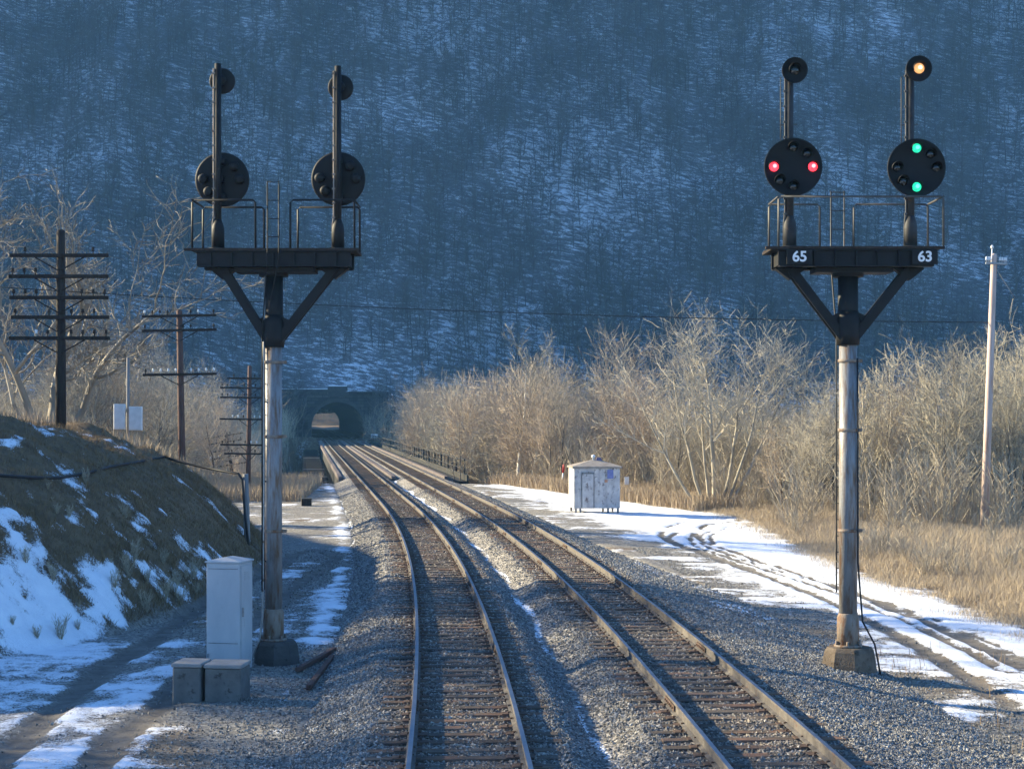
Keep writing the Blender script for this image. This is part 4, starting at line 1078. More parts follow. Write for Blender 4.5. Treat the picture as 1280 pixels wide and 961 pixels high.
# ------------------------------------------------------------------ instrument shed
def shed():
    b = ray_ground(742, 641, 60, 110); d = b.y; k = F / d; gz_ = b.z
    t = empty('equipment_shed', (px(744, d), d + .9, gz_), R(6), 'pale blotched metal shed on short legs beside the right track', 'shed')
    wd = 58 / k; z0 = .24; z1 = (641 - 585) / k; dp = 1.9
    mb = MB(); mb.box((-wd / 2, -dp / 2, z0), (wd / 2, dp / 2, z1), 0, bev=.02)
    for q in np.linspace(-wd / 2 + .12, wd / 2 - .12, 8): mb.box((q - .02, -dp / 2 - .016, z0 + .03), (q + .02, -dp / 2 + .001, z1 - .02), 0)
    mb.build('body', [M['shed_wall']], t)
    mb = MB(); mb.box((-wd / 2 - .022, -dp / 2 + .05, z0 + .02), (-wd / 2 - .003, dp / 2 - .05, z1 - .03), 0); mb.build('sunlit_side_sheet', [M['shed_sunlit_side']], t)  # added sheet over the left wall, its pale colour imitates sunlight
    mb = MB(); o_ = .10; h0, h1 = z1 + .003, z1 + .09; hp = z1 + .42
    vs = [(-wd / 2 - o_, -dp / 2 - o_, h0), (wd / 2 + o_, -dp / 2 - o_, h0), (wd / 2 + o_, dp / 2 + o_, h0), (-wd / 2 - o_, dp / 2 + o_, h0), (-wd / 2 - o_, -dp / 2 - o_, h1), (wd / 2 + o_, -dp / 2 - o_, h1), (wd / 2 + o_, dp / 2 + o_, h1), (-wd / 2 - o_, dp / 2 + o_, h1), (-.12, 0, hp), (.22, 0, hp)]
    mb.add(vs, [(3, 2, 1, 0), (0, 1, 5, 4), (1, 2, 6, 5), (2, 3, 7, 6), (3, 0, 4, 7), (4, 5, 9, 8), (5, 6, 9), (6, 7, 8, 9), (7, 4, 8)])
    roof = mb.build('roof', [M['shed_roof']], t)
    mb = MB(); mb.lathe([(.07, hp - .08), (.07, hp + .10), (.11, hp + .12), (.10, hp + .22), (.02, hp + .26)], 12, 'z', (-.05, 0, 0)); mb.build('vent', [M['white']], roof)
    mb = MB(); mb.box((.05, -.16, hp - .12), (.42, .16, hp + .12), 0, taper=(.5, .6)); mb.build('vent_cover', [M['purple']], roof)
    mb = MB(); dx0, dx1 = -wd / 2 + .42, -wd / 2 + 1.02
    mb.box((dx0, -dp / 2 - .05, z0 + .04), (dx1, -dp / 2 - .018, z1 - .30), 0, bev=.008); dr = mb.build('door', [M['shed_wall']], t)
    mb = MB(); mb.box((dx1 - .12, -dp / 2 - .08, z0 + .95), (dx1 - .08, -dp / 2 - .052, z0 + 1.12)); mb.build('handle', [M['galv']], dr)
    mb = MB()
    for a, b2 in (((dx0 - .035, z0 + .01), (dx0 - .005, z1 - .27)), ((dx1 + .005, z0 + .01), (dx1 + .035, z1 - .27)), ((dx0 - .035, z1 - .265), (dx1 + .035, z1 - .235))):
        mb.box((a[0], -dp / 2 - .065, a[1]), (b2[0], -dp / 2 - .02, b2[1]))
    mb.build('door_frame', [M['concrete_grey']], t)
    mb = MB(); mb.box((wd / 2 - .68, -dp / 2 - .045, z1 - .55), (wd / 2 - .36, -dp / 2 - .018, z1 - .08), 0, bev=.008); mb.build('blue_panel', [M['blue']], t)
    mb = MB(); mb.box((wd / 2 - .82, -dp / 2 - .03, z1 - .75), (wd / 2 - .66, -dp / 2 - .018, z1 - .60), 0, bev=.004); mb.build('rust_patch', [M['rustpaint']], t)
    for xx in (-wd / 2 + .10, -wd / 2 + .34, wd / 2 - .62, wd / 2 - .10):
        for yy in (-dp / 2 + .1, dp / 2 - .1):
            mb = MB(); mb.box((xx - .05, yy - .05, -.25), (xx + .05, yy + .05, z0 + .002)); mb.build('leg', [M['wood_grey']], t)
shed()
def marker(x, yb_, yt, label, lean=0):
    b = ray_ground(x, yb_ + 2, 60, 160); k = F / b.y; H = max(1.0, pz(yt, b.y) - b.z)
    t = empty('marker_post', b, 0, label, 'marker post', 'red and white marker posts', ry=lean)
    mb = MB(); mb.lathe([(.055, -.2), (.055, H * .66)], 10); mb.build('post', [M['white']], t)
    mb = MB(); mb.lathe([(.062, H * .66), (.062, H * .97), (.03, H)], 10); mb.box((-.10, -.02, H * .74), (.10, .02, H * .90), 0, bev=.004); mb.build('red_top', [M['red']], t)
marker(604, 602, 580, 'thin white marker post with a red top, alone near the bridge end')
marker(702, 610, 580, 'thin white marker post with a red top, just left of the metal shed', R(5))
b = ray_ground(783, 622, 60, 130); b2 = Vector((px(783, b.y), b.y, b.z)); k = F / b.y
t = empty('marker_flag', b2, 0, 'small white tag on a thin stake in the brush right of the shed', 'marker', None)
mb = MB(); mb.tube([(0, 0, -.1), (.05, 0, (622 - 600) / k)], .012, 6); mb.build('stake', [M['wood_grey']], t)
mb = MB(); mb.box((-.12, -.012, (622 - 606) / k), (.16, .012, (622 - 596) / k), 0, bev=.006); mb.build('tag', [M['white']], t)
t = empty('track_sign', (px(468, 290), 290, gz(px(468, 290), 290) if False else -2.5), 0, 'tiny white sign on a post right of the tunnel mouth', 'sign')
mb = MB(); mb.lathe([(.06, -4), (.06, 3.6)], 8); mb.build('post', [M['galv']], t)
mb = MB(); mb.box((-.6, -.09, 3.0), (.6, -.062, 3.7), 0, bev=.01); mb.build('panel', [M['white']], t)
b = ray_ground(383, 632, 60, 120)
t = empty('junction_box', b, R(10), 'small dark box lying on the snowy gravel left of the tracks', 'box')
mb = MB(); mb.box((-.28, -.2, -.05), (.28, .2, .36), 0, bev=.02); mb.build('body', [M['wood_dark']], t)
mb = MB(); mb.box((-.30, -.22, .363), (.30, .22, .42), 0, bev=.01); mb.build('lid', [M['concrete_dark']], t)

# ------------------------------------------------------------------ telegraph poles
ins_mb = MB(); ins_mb.lathe([(.012, -.06), (.012, .02), (.035, .02), (.045, .05), (.03, .08), (.04, .10), (.028, .14), (.01, .15)], 8)
ins_me = ins_mb.mesh('insulator', [M['glass_white']])
insd_me = ins_mb.mesh('insulator', [M['wood_dark']])
def telegraph(x, yb_, d, ytop, arms, label, lean=0.0, mat='wood_dark', zbase=None, aw=3.05, ins=None, tiltz=0.0, group='telegraph poles on the bank'):
    X = px(x, d); zb = gz(X, d) if zbase is None else zbase
    zt = pz(ytop, d)
    t = empty('telegraph_pole', (X, d, zb), tiltz, label, 'telegraph pole', group, ry=lean)
    H = zt - zb
    mb = MB(); mb.lathe([(.17, -.6), (.155, H * .3), (.125, H - .05), (.06, H)], 14); mb.build('pole', [M[mat]], t)
    for ai, (ya, x0, x1) in enumerate(arms):
        za = pz(ya, d) - zb; a0, a1 = (x0 - x) / F * d, (x1 - x) / F * d
        mb = MB(); mb.box((a0, -.20, za - .055), (a1, -.095, za + .055), 0, bev=.01)
        for s in (-1, 1):
            e = min(abs(a0), a1) * .5; mb.bar((s * e, -.15, za - .055), (s * .05, -.14, za - .45), .02, .04)
        arm = mb.build('crossarm', [M['wood_dark']], t)
        n = max(4, int((a1 - a0) / .31)); pos = np.linspace(a0 + .12, a1 - .12, n)
        for q in pos:
            if abs(q) < .15: continue
            which = ins.get(ai) if ins else None
            wht = which is not None and any(lo <= (q - a0) / (a1 - a0) <= hi for lo, hi in which)
            if not wht and random.random() < .45: continue
            o = link_mesh('insulator', ins_me if wht else insd_me, arm); o.location = (q, -.148, za + .055 + .06); o.scale = (1.2, 1.2, 1)
    return t
telegraph(76, 543, 49, 287, [(320, 14, 137), (346, 13, 137), (372.5, 14, 137), (397, 16, 138), (423, 13, 139)], 'tall dark telegraph pole with five full crossarms at the top of the bank, nearest', ins={4: [(.2, .28)]})
telegraph(228, 575, 69, 387, [(395, 182, 275), (413, 182, 275), (468, 182, 274)], 'dark telegraph pole with three crossarms and white insulators, middle of the row', R(-1.0), 'wood_red', ins={0: [(.0, .1), (.68, .85)], 2: [(.1, .45), (.6, 1)]})
telegraph(310, 690, 101, 457, [(473, 282, 332), (485, 274, 334), (497, 274, 334), (524, 274, 333), (556, 275, 330), (567, 280, 328)], 'reddish telegraph pole with many crossarms just left of the unlit signal mast', R(.8), 'wood_red', ins={3: [(.2, .4), (.7, .9)], 4: [(.6, 1)]})
telegraph(297, 690, 140, 536, [(543, 268, 318), (551, 268, 316), (561, 270, 318), (570, 272, 320), (580, 276, 322)], 'leaning telegraph pole with slanted crossarms low in the brush, farthest of the row', R(-9), 'wood_dark', zbase=-3.5, ins={3: [(.0, .3)], 2: [(0, .1)]})
# weathered stub post that carries the black cable
d = 54.0; zb = gz(px(309, d), d)
mb = MB(); mb.lathe([(.11, -.5), (.105, 1.2), (.095, pz(592, d) - zb)], 12)
t = empty('cable_post', (px(309, d), d, zb), 0, 'short grey weathered post at the foot of the bank holding a black cable', 'post', ry=R(-1.5)); mb.build('post', [M['wood_grey']], t)
cp = []
for (x_, y_) in ((-40, 588), (0, 594), (40, 597), (75, 597), (110, 591), (140, 583), (175, 577)):
    h_ = ray_ground(x_, y_, 25, 70); cp.append(P(x_, y_, h_.y - .5))
cp += [P(205, 571, 55.5), P(225, 577, 55.2), P(250, 583, 55), P(275, 588, 54.5), P(298, 592, 53.8), P(303, 600, 53.75), P(306, 640, 53.75), P(312, 694, 53.5)]
mb = MB(); mb.tube(cp, .042, 8)
tag(mb.build('black_cable', [M['cable']]), 'thick black cable sagging over the bank and down the grey post', 'cable')
# post with two grey boxes on the bank
d = 62.0; b = P(160, 541, d); k = F / d
t = empty('relay_box_post', b, 0, 'thin grey post with two flat grey boxes at the top of the bank', 'equipment post')
mb = MB(); mb.lathe([(.07, -2.0), (.06, (541 - 447) / k)], 10); mb.build('post', [M['wood_grey']], t)
for x0, x1, y0, y1 in ((144, 158, 505, 540), (163, 179, 508, 541)):
    mb = MB(); mb.box(((x0 - 160) / k, -.28, (541 - y1) / k + .1), ((x1 - 160) / k, -.08, (541 - y0) / k), 0, bev=.015); bo = mb.build('box', [M['box_white']], t)
    mb = MB(); mb.box(((x0 - 160) / k + .03, -.30, (541 - y1) / k + .14), ((x1 - 160) / k - .03, -.283, (541 - y0) / k - .05), 0, bev=.004); mb.build('door', [M['box_white']], bo)
mb = MB(); mb.box((-.3, -.06, (541 - 512) / k), (.3, .04, (541 - 510) / k)); mb.build('bracket', [M['galv']], t)
# pale pole at the right
d = 72.0; X = px(1230, d); zb = gz(X, d); k = F / d; H = pz(310, d) - zb
t = empty('utility_pole', (X, d, zb), 0, 'pale new wooden utility pole leaning slightly right in the dry field', 'utility pole', ry=math.atan((1243 - 1230) / k / H))
mb = MB(); mb.lathe([(.19, -.6), (.17, H * .4), (.135, H - .35), (.10, H - .25)], 16); mb.build('pole', [M['wood_pale']], t)
mb = MB(); mb.box((-.42, -.2, H - .75), (.55, -.11, H - .66), 0, bev=.01); arm = mb.build('crossarm', [M['galv']], t)
for q in (-.38, -.30, -.22, .22, .32, .42, .5):
    o = link_mesh('insulator', ins_me, arm); o.location = (q, -.155, H - .60); o.scale = (1.3, 1.3, 1.3)
mb = MB(); mb.lathe([(.025, H - .7), (.025, H - .02)], 8, 'z', (-.13, -.1, 0)); mb.lathe([(.05, H - .03), (.08, H + .02), (.05, H + .10), (.02, H + .12)], 10, 'z', (-.13, -.1, 0)); mb.build('pole_top_pin', [M['white']], t)
mb = MB(); mb.tube([(.1, 0, H - .9), (1.1, .3, H - 2.2)], .015, 6); mb.build('guy_wire', [M['galv']], t)
# long wire across the valley to that pole, and telegraph wires
def wire(p, q, sag, r, name, label, n=24):
    pts = []
    for i in range(n + 1):
        s = i / n; v = Vector(p).lerp(Vector(q), s); v.z -= sag * 4 * s * (1 - s); pts.append(v)
    mb = MB(); mb.tube(pts, r, 5); tag(mb.build(name, [M['cable']]), label, 'wire'); 
wire(P(-30, 357, 74), P(1238, 403, 72), .35, .022, 'overhead_wire', 'long thin overhead wire crossing the whole valley to the pale pole')
wire(P(76, 397, 49), P(228, 413, 69), .25, .012, 'telegraph_wire', 'thin telegraph wire between the nearest and the middle dark poles')
wire(P(250, 468, 69), P(326, 485, 101), .2, .014, 'telegraph_wire', 'thin telegraph wire between the middle pole and the reddish pole')

# ------------------------------------------------------------------ bare trees
def seg_mesh_arrays(P0, P1, R0, R1, k):
    P0 = np.asarray(P0, float); P1 = np.asarray(P1, float); R0 = np.asarray(R0, float); R1 = np.asarray(R1, float)
    D = P1 - P0; L = np.linalg.norm(D, axis=1, keepdims=True); D = D / np.maximum(L, 1e-9)
    up = np.where(np.abs(D[:, 2:3]) < .9, np.array([[0, 0, 1.0]]), np.array([[1.0, 0, 0]]))
    A = np.cross(D, up); A /= np.linalg.norm(A, axis=1, keepdims=True); B = np.cross(D, A)
    t = np.arange(k) * 2 * np.pi / k
    ring = A[:, None] * np.cos(t)[None, :, None] + B[:, None] * np.sin(t)[None, :, None]
    V0 = P0[:, None] + ring * R0[:, None, None]; V1 = P1[:, None] + ring * R1[:, None, None]
    V = np.concatenate([V0, V1], 1)
    n = len(P0); j = np.arange(k); f = np.stack([j, (j + 1) % k, k + (j + 1) % k, k + j], -1)
    Fc = (np.arange(n)[:, None, None] * 2 * k + f[None]).reshape(-1, 4)
    return V.reshape(-1, 3), Fc
class Segs:
    def __init__(s): s.a = []; s.b = []; s.r = []; s.q = []
    def add(s, a, b, r, q): s.a.append(tuple(a)); s.b.append(tuple(b)); s.r.append(r); s.q.append(q)
    def arr(s, k): return seg_mesh_arrays(s.a, s.b, s.r, s.q, k)
    def np(s): return np.array(s.a), np.array(s.b), np.array(s.r), np.array(s.q)
def grow(store, p, d, L, r, lev, cfg, rng, first=None):
    """one branch with its children; store[level] collects the pieces"""
    n = cfg['n'][lev]; st = L / n; pts = [p]; d = d.normalized(); rs = [r]
    for i in range(n):
        wob = cfg['wob'][lev]
        d = (d + Vector((rng.uniform(-wob, wob), rng.uniform(-wob, wob), rng.uniform(-wob, wob) + cfg['up'][lev]))).normalized()
        p = p + d * st; pts.append(p); rs.append(max(cfg['rmin'], r * (1 - (1 - cfg['tip'][lev]) * (i + 1) / n)))
    sg = store[0 if lev <= cfg['trunk_lev'] else 1]
    for i in range(n): sg.add(pts[i], pts[i + 1] + (pts[i + 1] - pts[i]) * .03, rs[i], rs[i + 1])
    if lev + 1 >= len(cfg['n']): return
    c = cfg['kids'][lev]; c = rng.randint(*c)
    for j in range(c):
        s = cfg['from'][lev] + (1 - cfg['from'][lev]) * (j + rng.random()) / c
        i = min(n - 1, int(s * n)); fr = s * n - i
        q = pts[i].lerp(pts[i + 1], fr); rq = rs[i] + (rs[i + 1] - rs[i]) * fr
        dd = (pts[i + 1] - pts[i]).normalized()
        ang = R(rng.uniform(*cfg['ang'][lev])); ax = dd.cross(Vector((rng.uniform(-1, 1), rng.uniform(-1, 1), rng.uniform(-1, 1)))).normalized()
        nd = Matrix.Rotation(ang, 3, ax) @ dd
        ll = L * rng.uniform(*cfg['len'][lev]) * (1.15 - .6 * s if lev == 0 and cfg.get('conic') else 1.0)
        grow(store, q, nd, ll, max(cfg['rmin'], rq * rng.uniform(.5, .75)), lev + 1, cfg, rng)
BASE = dict(n=[7, 5, 4, 3, 2], wob=[.10, .18, .22, .25, .25], up=[.05, .07, .06, .04, .03], tip=[.25, .3, .4, .5, .6], kids=[(11, 14), (7, 9), (5, 7), (3, 5)],
            ang=[(28, 55), (28, 55), (25, 60), (25, 60)], len=[(.38, .58), (.40, .60), (.40, .6), (.4, .65)], rmin=.007, trunk_lev=0)
BASE['from'] = [.28, .2, .15, .1]
def cfg(**kw):
    c = dict(BASE); c.update(kw); return c
def tree_proto(name, seed, stems, H, c, mat, twig=None, trunk=None):
    rng = random.Random(seed); st = [Segs(), Segs()]
    for (ox, oy, dx, dy, f, r) in stems:
        grow(st, Vector((ox, oy, -.3)), Vector((dx, dy, 1)), (H * f + .3), r, 0, c, rng)
    V, Fc = st[0].arr(7); t = np_mesh('trunk', V, Fc, trunk or mat, True)
    V, Fc = st[1].arr(3); b = np_mesh('crown', V, Fc, twig or mat, False)
    return t, b
def place_tree(proto, name, x, y, z, rz, sc, label, group=None, cat='tree', sxy=None):
    t = empty(name, (x, y, z), rz, label, cat, group)
    t.scale = ((sxy or sc), (sxy or sc), sc)
    link_mesh('trunk', proto[0], t); link_mesh('crown', proto[1], t)
    return t
one = [(0, 0, 0, 0, .82, .16)]
PT = {}
PT['round'] = [tree_proto('round', 100 + i, [(0, 0, random.uniform(-.1, .1), random.uniform(-.1, .1), .72, .15)], 10, cfg(n=[7, 5, 4, 3], kids=[(14, 17), (9, 11), (7, 9)], rmin=.0065), [M['bark_tan'], M['bark_red'], M['bark_old']][i], None, M['bark_dark']) for i in range(3)]
PT['multi'] = [tree_proto('multi', 120 + i, [(random.uniform(-.4, .4), random.uniform(-.4, .4), random.uniform(-.35, .35), random.uniform(-.3, .3), random.uniform(.6, .85), random.uniform(.06, .10)) for _ in range(5)], 10,
               cfg(n=[7, 4, 3, 2], kids=[(9, 12), (6, 8), (4, 6)], rmin=.0075, up=[.06, .05, .04, .03], wob=[.14, .26, .3, .3]), [M['bark_tan'], M['bark_old'], M['bark_tan']][i], None, [M['bark_dark'], M['bark_tan'], M['bark_old']][i]) for i in range(3)]
PT['red'] = [tree_proto('red', 140 + i, [(0, 0, .05, 0, .75, .14)], 10, cfg(n=[7, 5, 4, 3], kids=[(14, 17), (9, 11), (6, 8)], rmin=.0085, up=[.05, .11, .09, .06]), M['bark_red']) for i in range(1)]
PT['thin'] = [tree_proto('thin', 160 + i, [(0, 0, random.uniform(-.08, .08), 0, .9, .08), (.25, .2, .12, .05, .7, .05), (-.5, .3, -.06, .05, .8, .06)], 10, cfg(n=[8, 4, 3], kids=[(20, 26), (7, 9)], len=[(.16, .32), (.4, .6)], ang=[(25, 45), (25, 55)], rmin=.007, conic=True, wob=[.07, .2, .25], up=[.03, .1, .05]), M['bark_tan'], None, [M['bark_dark'], M['bark_bright'], M['bark_dark']][i]) for i in range(3)]
PT['vase'] = [tree_proto('vase', 181, [(0, 0, -.02, 0, .86, .20), (.35, .3, .22, .1, .84, .14), (-.5, .3, -.34, .1, .82, .15), (-.9, -.3, -.52, 0, .74, .12), (.8, .2, .50, .1, .80, .13), (.5, -.3, .34, -.1, .84, .12), (-.2, .6, -.15, .2, .8, .12)], 12,
              cfg(n=[8, 5, 4, 3], kids=[(8, 10), (7, 9), (5, 7)], len=[(.30, .46), (.38, .55), (.38, .55)], up=[.06, .16, .12, .08], rmin=.0095, **{'from': [.42, .25, .2, .1]}), M['bark_bright'])]
PT['syc'] = [tree_proto('syc', 205, [(0, 0, .02, 0, .9, .20), (.3, 0, .16, 0, .72, .11)], 13.5, cfg(n=[8, 6, 4, 3], kids=[(9, 11), (7, 9), (5, 7)], ang=[(25, 48), (25, 50), (25, 60)], len=[(.26, .40), (.35, .5), (.35, .5)], up=[.04, .12, .10, .05], rmin=.014, **{'from': [.42, .2, .15, .1]}), M['bark_white'], M['bark_bright'])]
PT['gnarl'] = [tree_proto('gnarl', 229, [(0, 0, .04, .05, .70, .36), (.2, 0, .30, .1, .78, .20), (-.2, .1, -.30, .0, .80, .21), (.1, .2, .62, .0, .66, .15), (-.1, .1, -.7, 0, .6, .14)], 13,
               cfg(n=[9, 8, 6, 4], wob=[.20, .32, .34, .34], up=[.08, .08, .06, .04], kids=[(6, 8), (7, 9), (6, 8)], ang=[(30, 65), (30, 65), (30, 65)], len=[(.34, .55), (.32, .5), (.32, .5)], tip=[.28, .25, .3, .4], rmin=.013, trunk_lev=1, **{'from': [.40, .25, .2, .1]}), M['bark_old'])]
def mesh_top(me):
    a = np.empty(len(me.vertices) * 3, dtype=np.float32); me.vertices.foreach_get('co', a); return float(a[2::3].max())
def tree_at(kind, xpx, d, ytop, name, label, group=None, zb=None, i=0, rz=None, wide=1.0, H0=10.0):
    X = px(xpx, d); zb = gz(X, d) if zb is None else zb
    H = pz(ytop, d) - zb
    zmax = mesh_top(PT[kind][i][1])
    s = H / zmax
    return place_tree(PT[kind][i], name, X, d, zb - .05, random.uniform(0, 6.28) if rz is None else rz, s, label, group, sxy=s * wide)
# trees one can single out
tree_at('vase', 893, 90, 360, 'bare_tree', 'large vase shaped bare tree with several stems, tallest between the shed and the lit signals', rz=0, wide=1.12)
tree_at('syc', 648, 128, 402, 'sycamore_tree', 'tall pale barked sycamore left of the shed, rising out of the thicket', rz=.4, wide=1.05)
tree_at('syc', 690, 140, 408, 'sycamore_tree', 'second pale barked sycamore, slimmer and just right of the first', rz=2.2, wide=.55)
tree_at('red', 742, 150, 396, 'bare_tree', 'bare tree with a rounded reddish crown rising above the thicket behind the shed', rz=.5, wide=.95)
tree_at('gnarl', 58, 76, 178, 'gnarled_tree', 'huge gnarled bare tree with crooked limbs behind the nearest telegraph pole', rz=.3, wide=1.05)
tree_at('multi', 1192, 78, 385, 'bare_tree', 'multi stemmed bare tree standing left of the pale utility pole', i=0, wide=.8)
tree_at('thin', 1105, 84, 425, 'bare_tree', 'slim bare tree just right of the lit signal mast', i=1, wide=1.2)
tree_at('round', 1268, 82, 372, 'bare_tree', 'bare tree at the right edge behind the pale utility pole', i=0, wide=.9)
tree_at('thin', 575, 122, 520, 'birch_tree', 'small white stemmed tree leaning over the bridge railing', i=0, wide=1.3)
# thickets: individual trees too alike to tell apart
def sky_r(x): return np.interp(x, [470, 490, 520, 560, 600, 640, 700, 760, 800, 850, 960, 985, 1040, 1100, 1150, 1200, 1260, 1400], [500, 474, 462, 455, 447, 446, 440, 440, 452, 462, 468, 462, 440, 426, 422, 405, 390, 385])
def sky_l(x): return np.interp(x, [-120, 0, 50, 100, 150, 200, 240, 270, 300, 325, 350], [410, 440, 420, 395, 380, 392, 425, 455, 500, 555, 590])
def thicket(n, xr, dfun, sky, label, group, kinds, seed, hmin=.72):
    rg = random.Random(seed); k = 0
    for j in range(n * 4):
        if k >= n: break
        x = xr[0] + (xr[1] - xr[0]) * ((j * .618034) % 1.0); d = dfun(x, rg)
        X = px(x, d)
        u = float(uof(X, d))
        if -9 < u < 9.5 and d > 112: continue
        if -5.5 < u < 10: continue
        if X > 0 and X < float(xfield(d)) + .8 and d < 130: continue
        zb = gz(X, d)
        yt = float(sky(x)) + rg.uniform(0, 1) ** 1.5 * 60 * (100 / d)
        kd = rg.choice(kinds); i = rg.randrange(len(PT[kd]))
        zmax = mesh_top(PT[kd][i][1]); H = pz(yt, d) - zb
        if H < 2.5: continue
        s = H / zmax
        place_tree(PT[kd][i], 'bare_tree', X, d, zb - .05, rg.uniform(0, 6.28), s, label, group, sxy=min(s, 1.1) * rg.uniform(.85, 1.15)); k += 1
thicket(40, (965, 1330), lambda x, r: r.uniform(76, 112), sky_r, 'bare grey brown tree in the thicket at the right, behind the lit signals', 'bare trees of the right thicket', ['thin', 'thin', 'thin', 'round', 'multi'], 5)
thicket(38, (700, 975), lambda x, r: r.uniform(96, 150), sky_r, 'bare grey brown tree in the thicket behind the metal shed', 'bare trees of the middle thicket', ['multi', 'round', 'thin', 'red'], 6)
thicket(44, (478, 705), lambda x, r: np.interp(x, [470, 560, 700], [250, 175, 118]) * r.uniform(.9, 1.25), sky_r, 'bare grey brown tree on the river bank right of the bridge', 'bare trees by the bridge', ['multi', 'round', 'red', 'round'], 7)
thicket(54, (-110, 335), lambda x, r: np.interp(x, [-110, 60, 200, 335], [88, 96, 116, 140]) * r.uniform(.95, 1.6), sky_l, 'bare pale brown tree in the sunlit thicket behind the left bank', 'bare trees behind the left bank', ['multi', 'round', 'thin', 'round'], 8)
# the row on the left bank outside the picture, whose shade falls across the tracks
rg = random.Random(33)
for j in range(34):
    y = rg.uniform(30, 55); x = -.335 * y - 6.5 - rg.uniform(0, 34)
    if y < 38 and j % 3: continue
    kd = rg.choice(['thin', 'multi', 'thin', 'round', 'red']); i = rg.randrange(len(PT[kd]))
    place_tree(PT[kd][i], 'bare_tree', x, y, gz(x, y) - .05, rg.uniform(0, 6.28), rg.uniform(.9, 1.35), 'bare tree on the left bank beside the road, outside the view', 'bare trees on the near left bank')

# ------------------------------------------------------------------ undergrowth, grass (uncountable)
def shrub_proto(seed, stems, H, kids, twl):
    rng = random.Random(seed); s = Segs()
    for j in range(stems):
        a = rng.uniform(0, 6.28); d = Vector((math.cos(a) * rng.uniform(.05, .5), math.sin(a) * rng.uniform(.05, .5), 1)).normalized()
        p = Vector((math.cos(a) * .3 * rng.random(), math.sin(a) * .3 * rng.random(), -.1)); L = H * rng.uniform(.55, 1.0); r = .016; n = 4
        for i in range(n):
            d = (d + Vector((rng.uniform(-.18, .18), rng.uniform(-.18, .18), .05))).normalized(); q = p + d * L / n
            s.add(p, q, r * (1 - i / n * .6), r * (1 - (i + 1) / n * .6))
            for _ in range(kids):
                e = p.lerp(q, rng.random()); dd = (d + Vector((rng.uniform(-.9, .9), rng.uniform(-.9, .9), rng.uniform(-.1, .5)))).normalized()
                m_ = e + dd * twl * rng.uniform(.5, 1.0); s.add(e, m_, .008, .005)
                d3 = (dd + Vector((rng.uniform(-.7, .7), rng.uniform(-.7, .7), .2))).normalized(); s.add(e.lerp(m_, .6), m_ + d3 * twl * .3, .006, .004)
            p = q
    return s.np()
def scatter_segs(protos, xs, ys, zs, scs, k, name, mat, label, kind_cat, rads=1.0):
    A, B, R0, R1 = [], [], [], []
    pi = RNG.integers(0, len(protos), len(xs)); an = RNG.uniform(0, 6.28, len(xs))
    for w_ in range(len(protos)):
        a, b, r, q = protos[w_]; sel = np.where(pi == w_)[0]
        if len(sel) == 0: continue
        c, s_ = np.cos(an[sel])[:, None], np.sin(an[sel])[:, None]; sc = scs[sel][:, None]
        def tr(v): return np.stack([(v[None, :, 0] * c - v[None, :, 1] * s_) * sc + xs[sel][:, None], (v[None, :, 0] * s_ + v[None, :, 1] * c) * sc + ys[sel][:, None], v[None, :, 2] * sc + zs[sel][:, None]], -1).reshape(-1, 3)
        A.append(tr(a)); B.append(tr(b)); rr = np.sqrt(scs[sel])[:, None] * rads
        R0.append((r[None] * rr).ravel()); R1.append((q[None] * rr).ravel())
    V, Fc = seg_mesh_arrays(np.concatenate(A), np.concatenate(B), np.concatenate(R0), np.concatenate(R1), k)
    o = link_mesh(name, np_mesh(name, V, Fc, mat)); tag(o, label, kind_cat, kind='stuff'); return o
shr = [shrub_proto(300 + i, 12, 3.2, 3, .7) for i in range(5)]
xs = []; ys = []
n = 0
while n < 430:
    x = RNG.uniform(470, 1350); d = RNG.uniform(84, 165) if x < 985 else RNG.uniform(70, 112); X = px(x, d)
    if X < float(xfield(d)) + 1.0 or (abs(float(uof(X, d)) - 2) < 8): continue
    if x > 985 and (d < 84 or RNG.random() < .4) and RNG.random() < .7: continue
    xs.append(X); ys.append(d); n += 1
n = 0
while n < 260:
    x = RNG.uniform(-120, 345); d = RNG.uniform(70 + max(0, x) * .16, 150); X = px(x, d)
    if X > float(xfoot(d)) - 7.5 + max(0, (d - 80) * .12) or float(uof(X, d)) > -9: continue
    xs.append(X); ys.append(d); n += 1
for _ in range(90):
    d = RNG.uniform(46, 92); X = float(xfield(d)) + RNG.uniform(1, 14); xs.append(X); ys.append(d)
n_full = len(xs) - 90
for _ in range(110):
    d = RNG.uniform(28, 44); X = float(xfoot(d)) - RNG.exponential(.8) - .1; xs.append(X); ys.append(d)
for _ in range(70):
    sgn = RNG.choice([-1, 1]); d = RNG.uniform(286, 312); X = float(xc(d)) + GAP / 2 + sgn * RNG.uniform(7.5, 22); xs.append(X); ys.append(d)
xs = np.array(xs); ys = np.array(ys)
zs_ = np.where(ys > 280, np.maximum(ground_z(xs, ys), np.minimum(mtn_z(xs, ys), 3.0)), ground_z(xs, ys))
scl = RNG.uniform(.6, 1.5, len(xs)); scl[n_full:n_full + 90] *= .33; scl[n_full + 90:n_full + 200] *= RNG.uniform(.02, .16, 110) * (RNG.random(110) < .5) + .004; scl[n_full + 200:] *= 1.5
scatter_segs(shr, xs, ys, zs_, scl, 3, 'undergrowth', M['twig'], 'tangled bare brush filling the gaps between the trees', 'brush', 1.1)

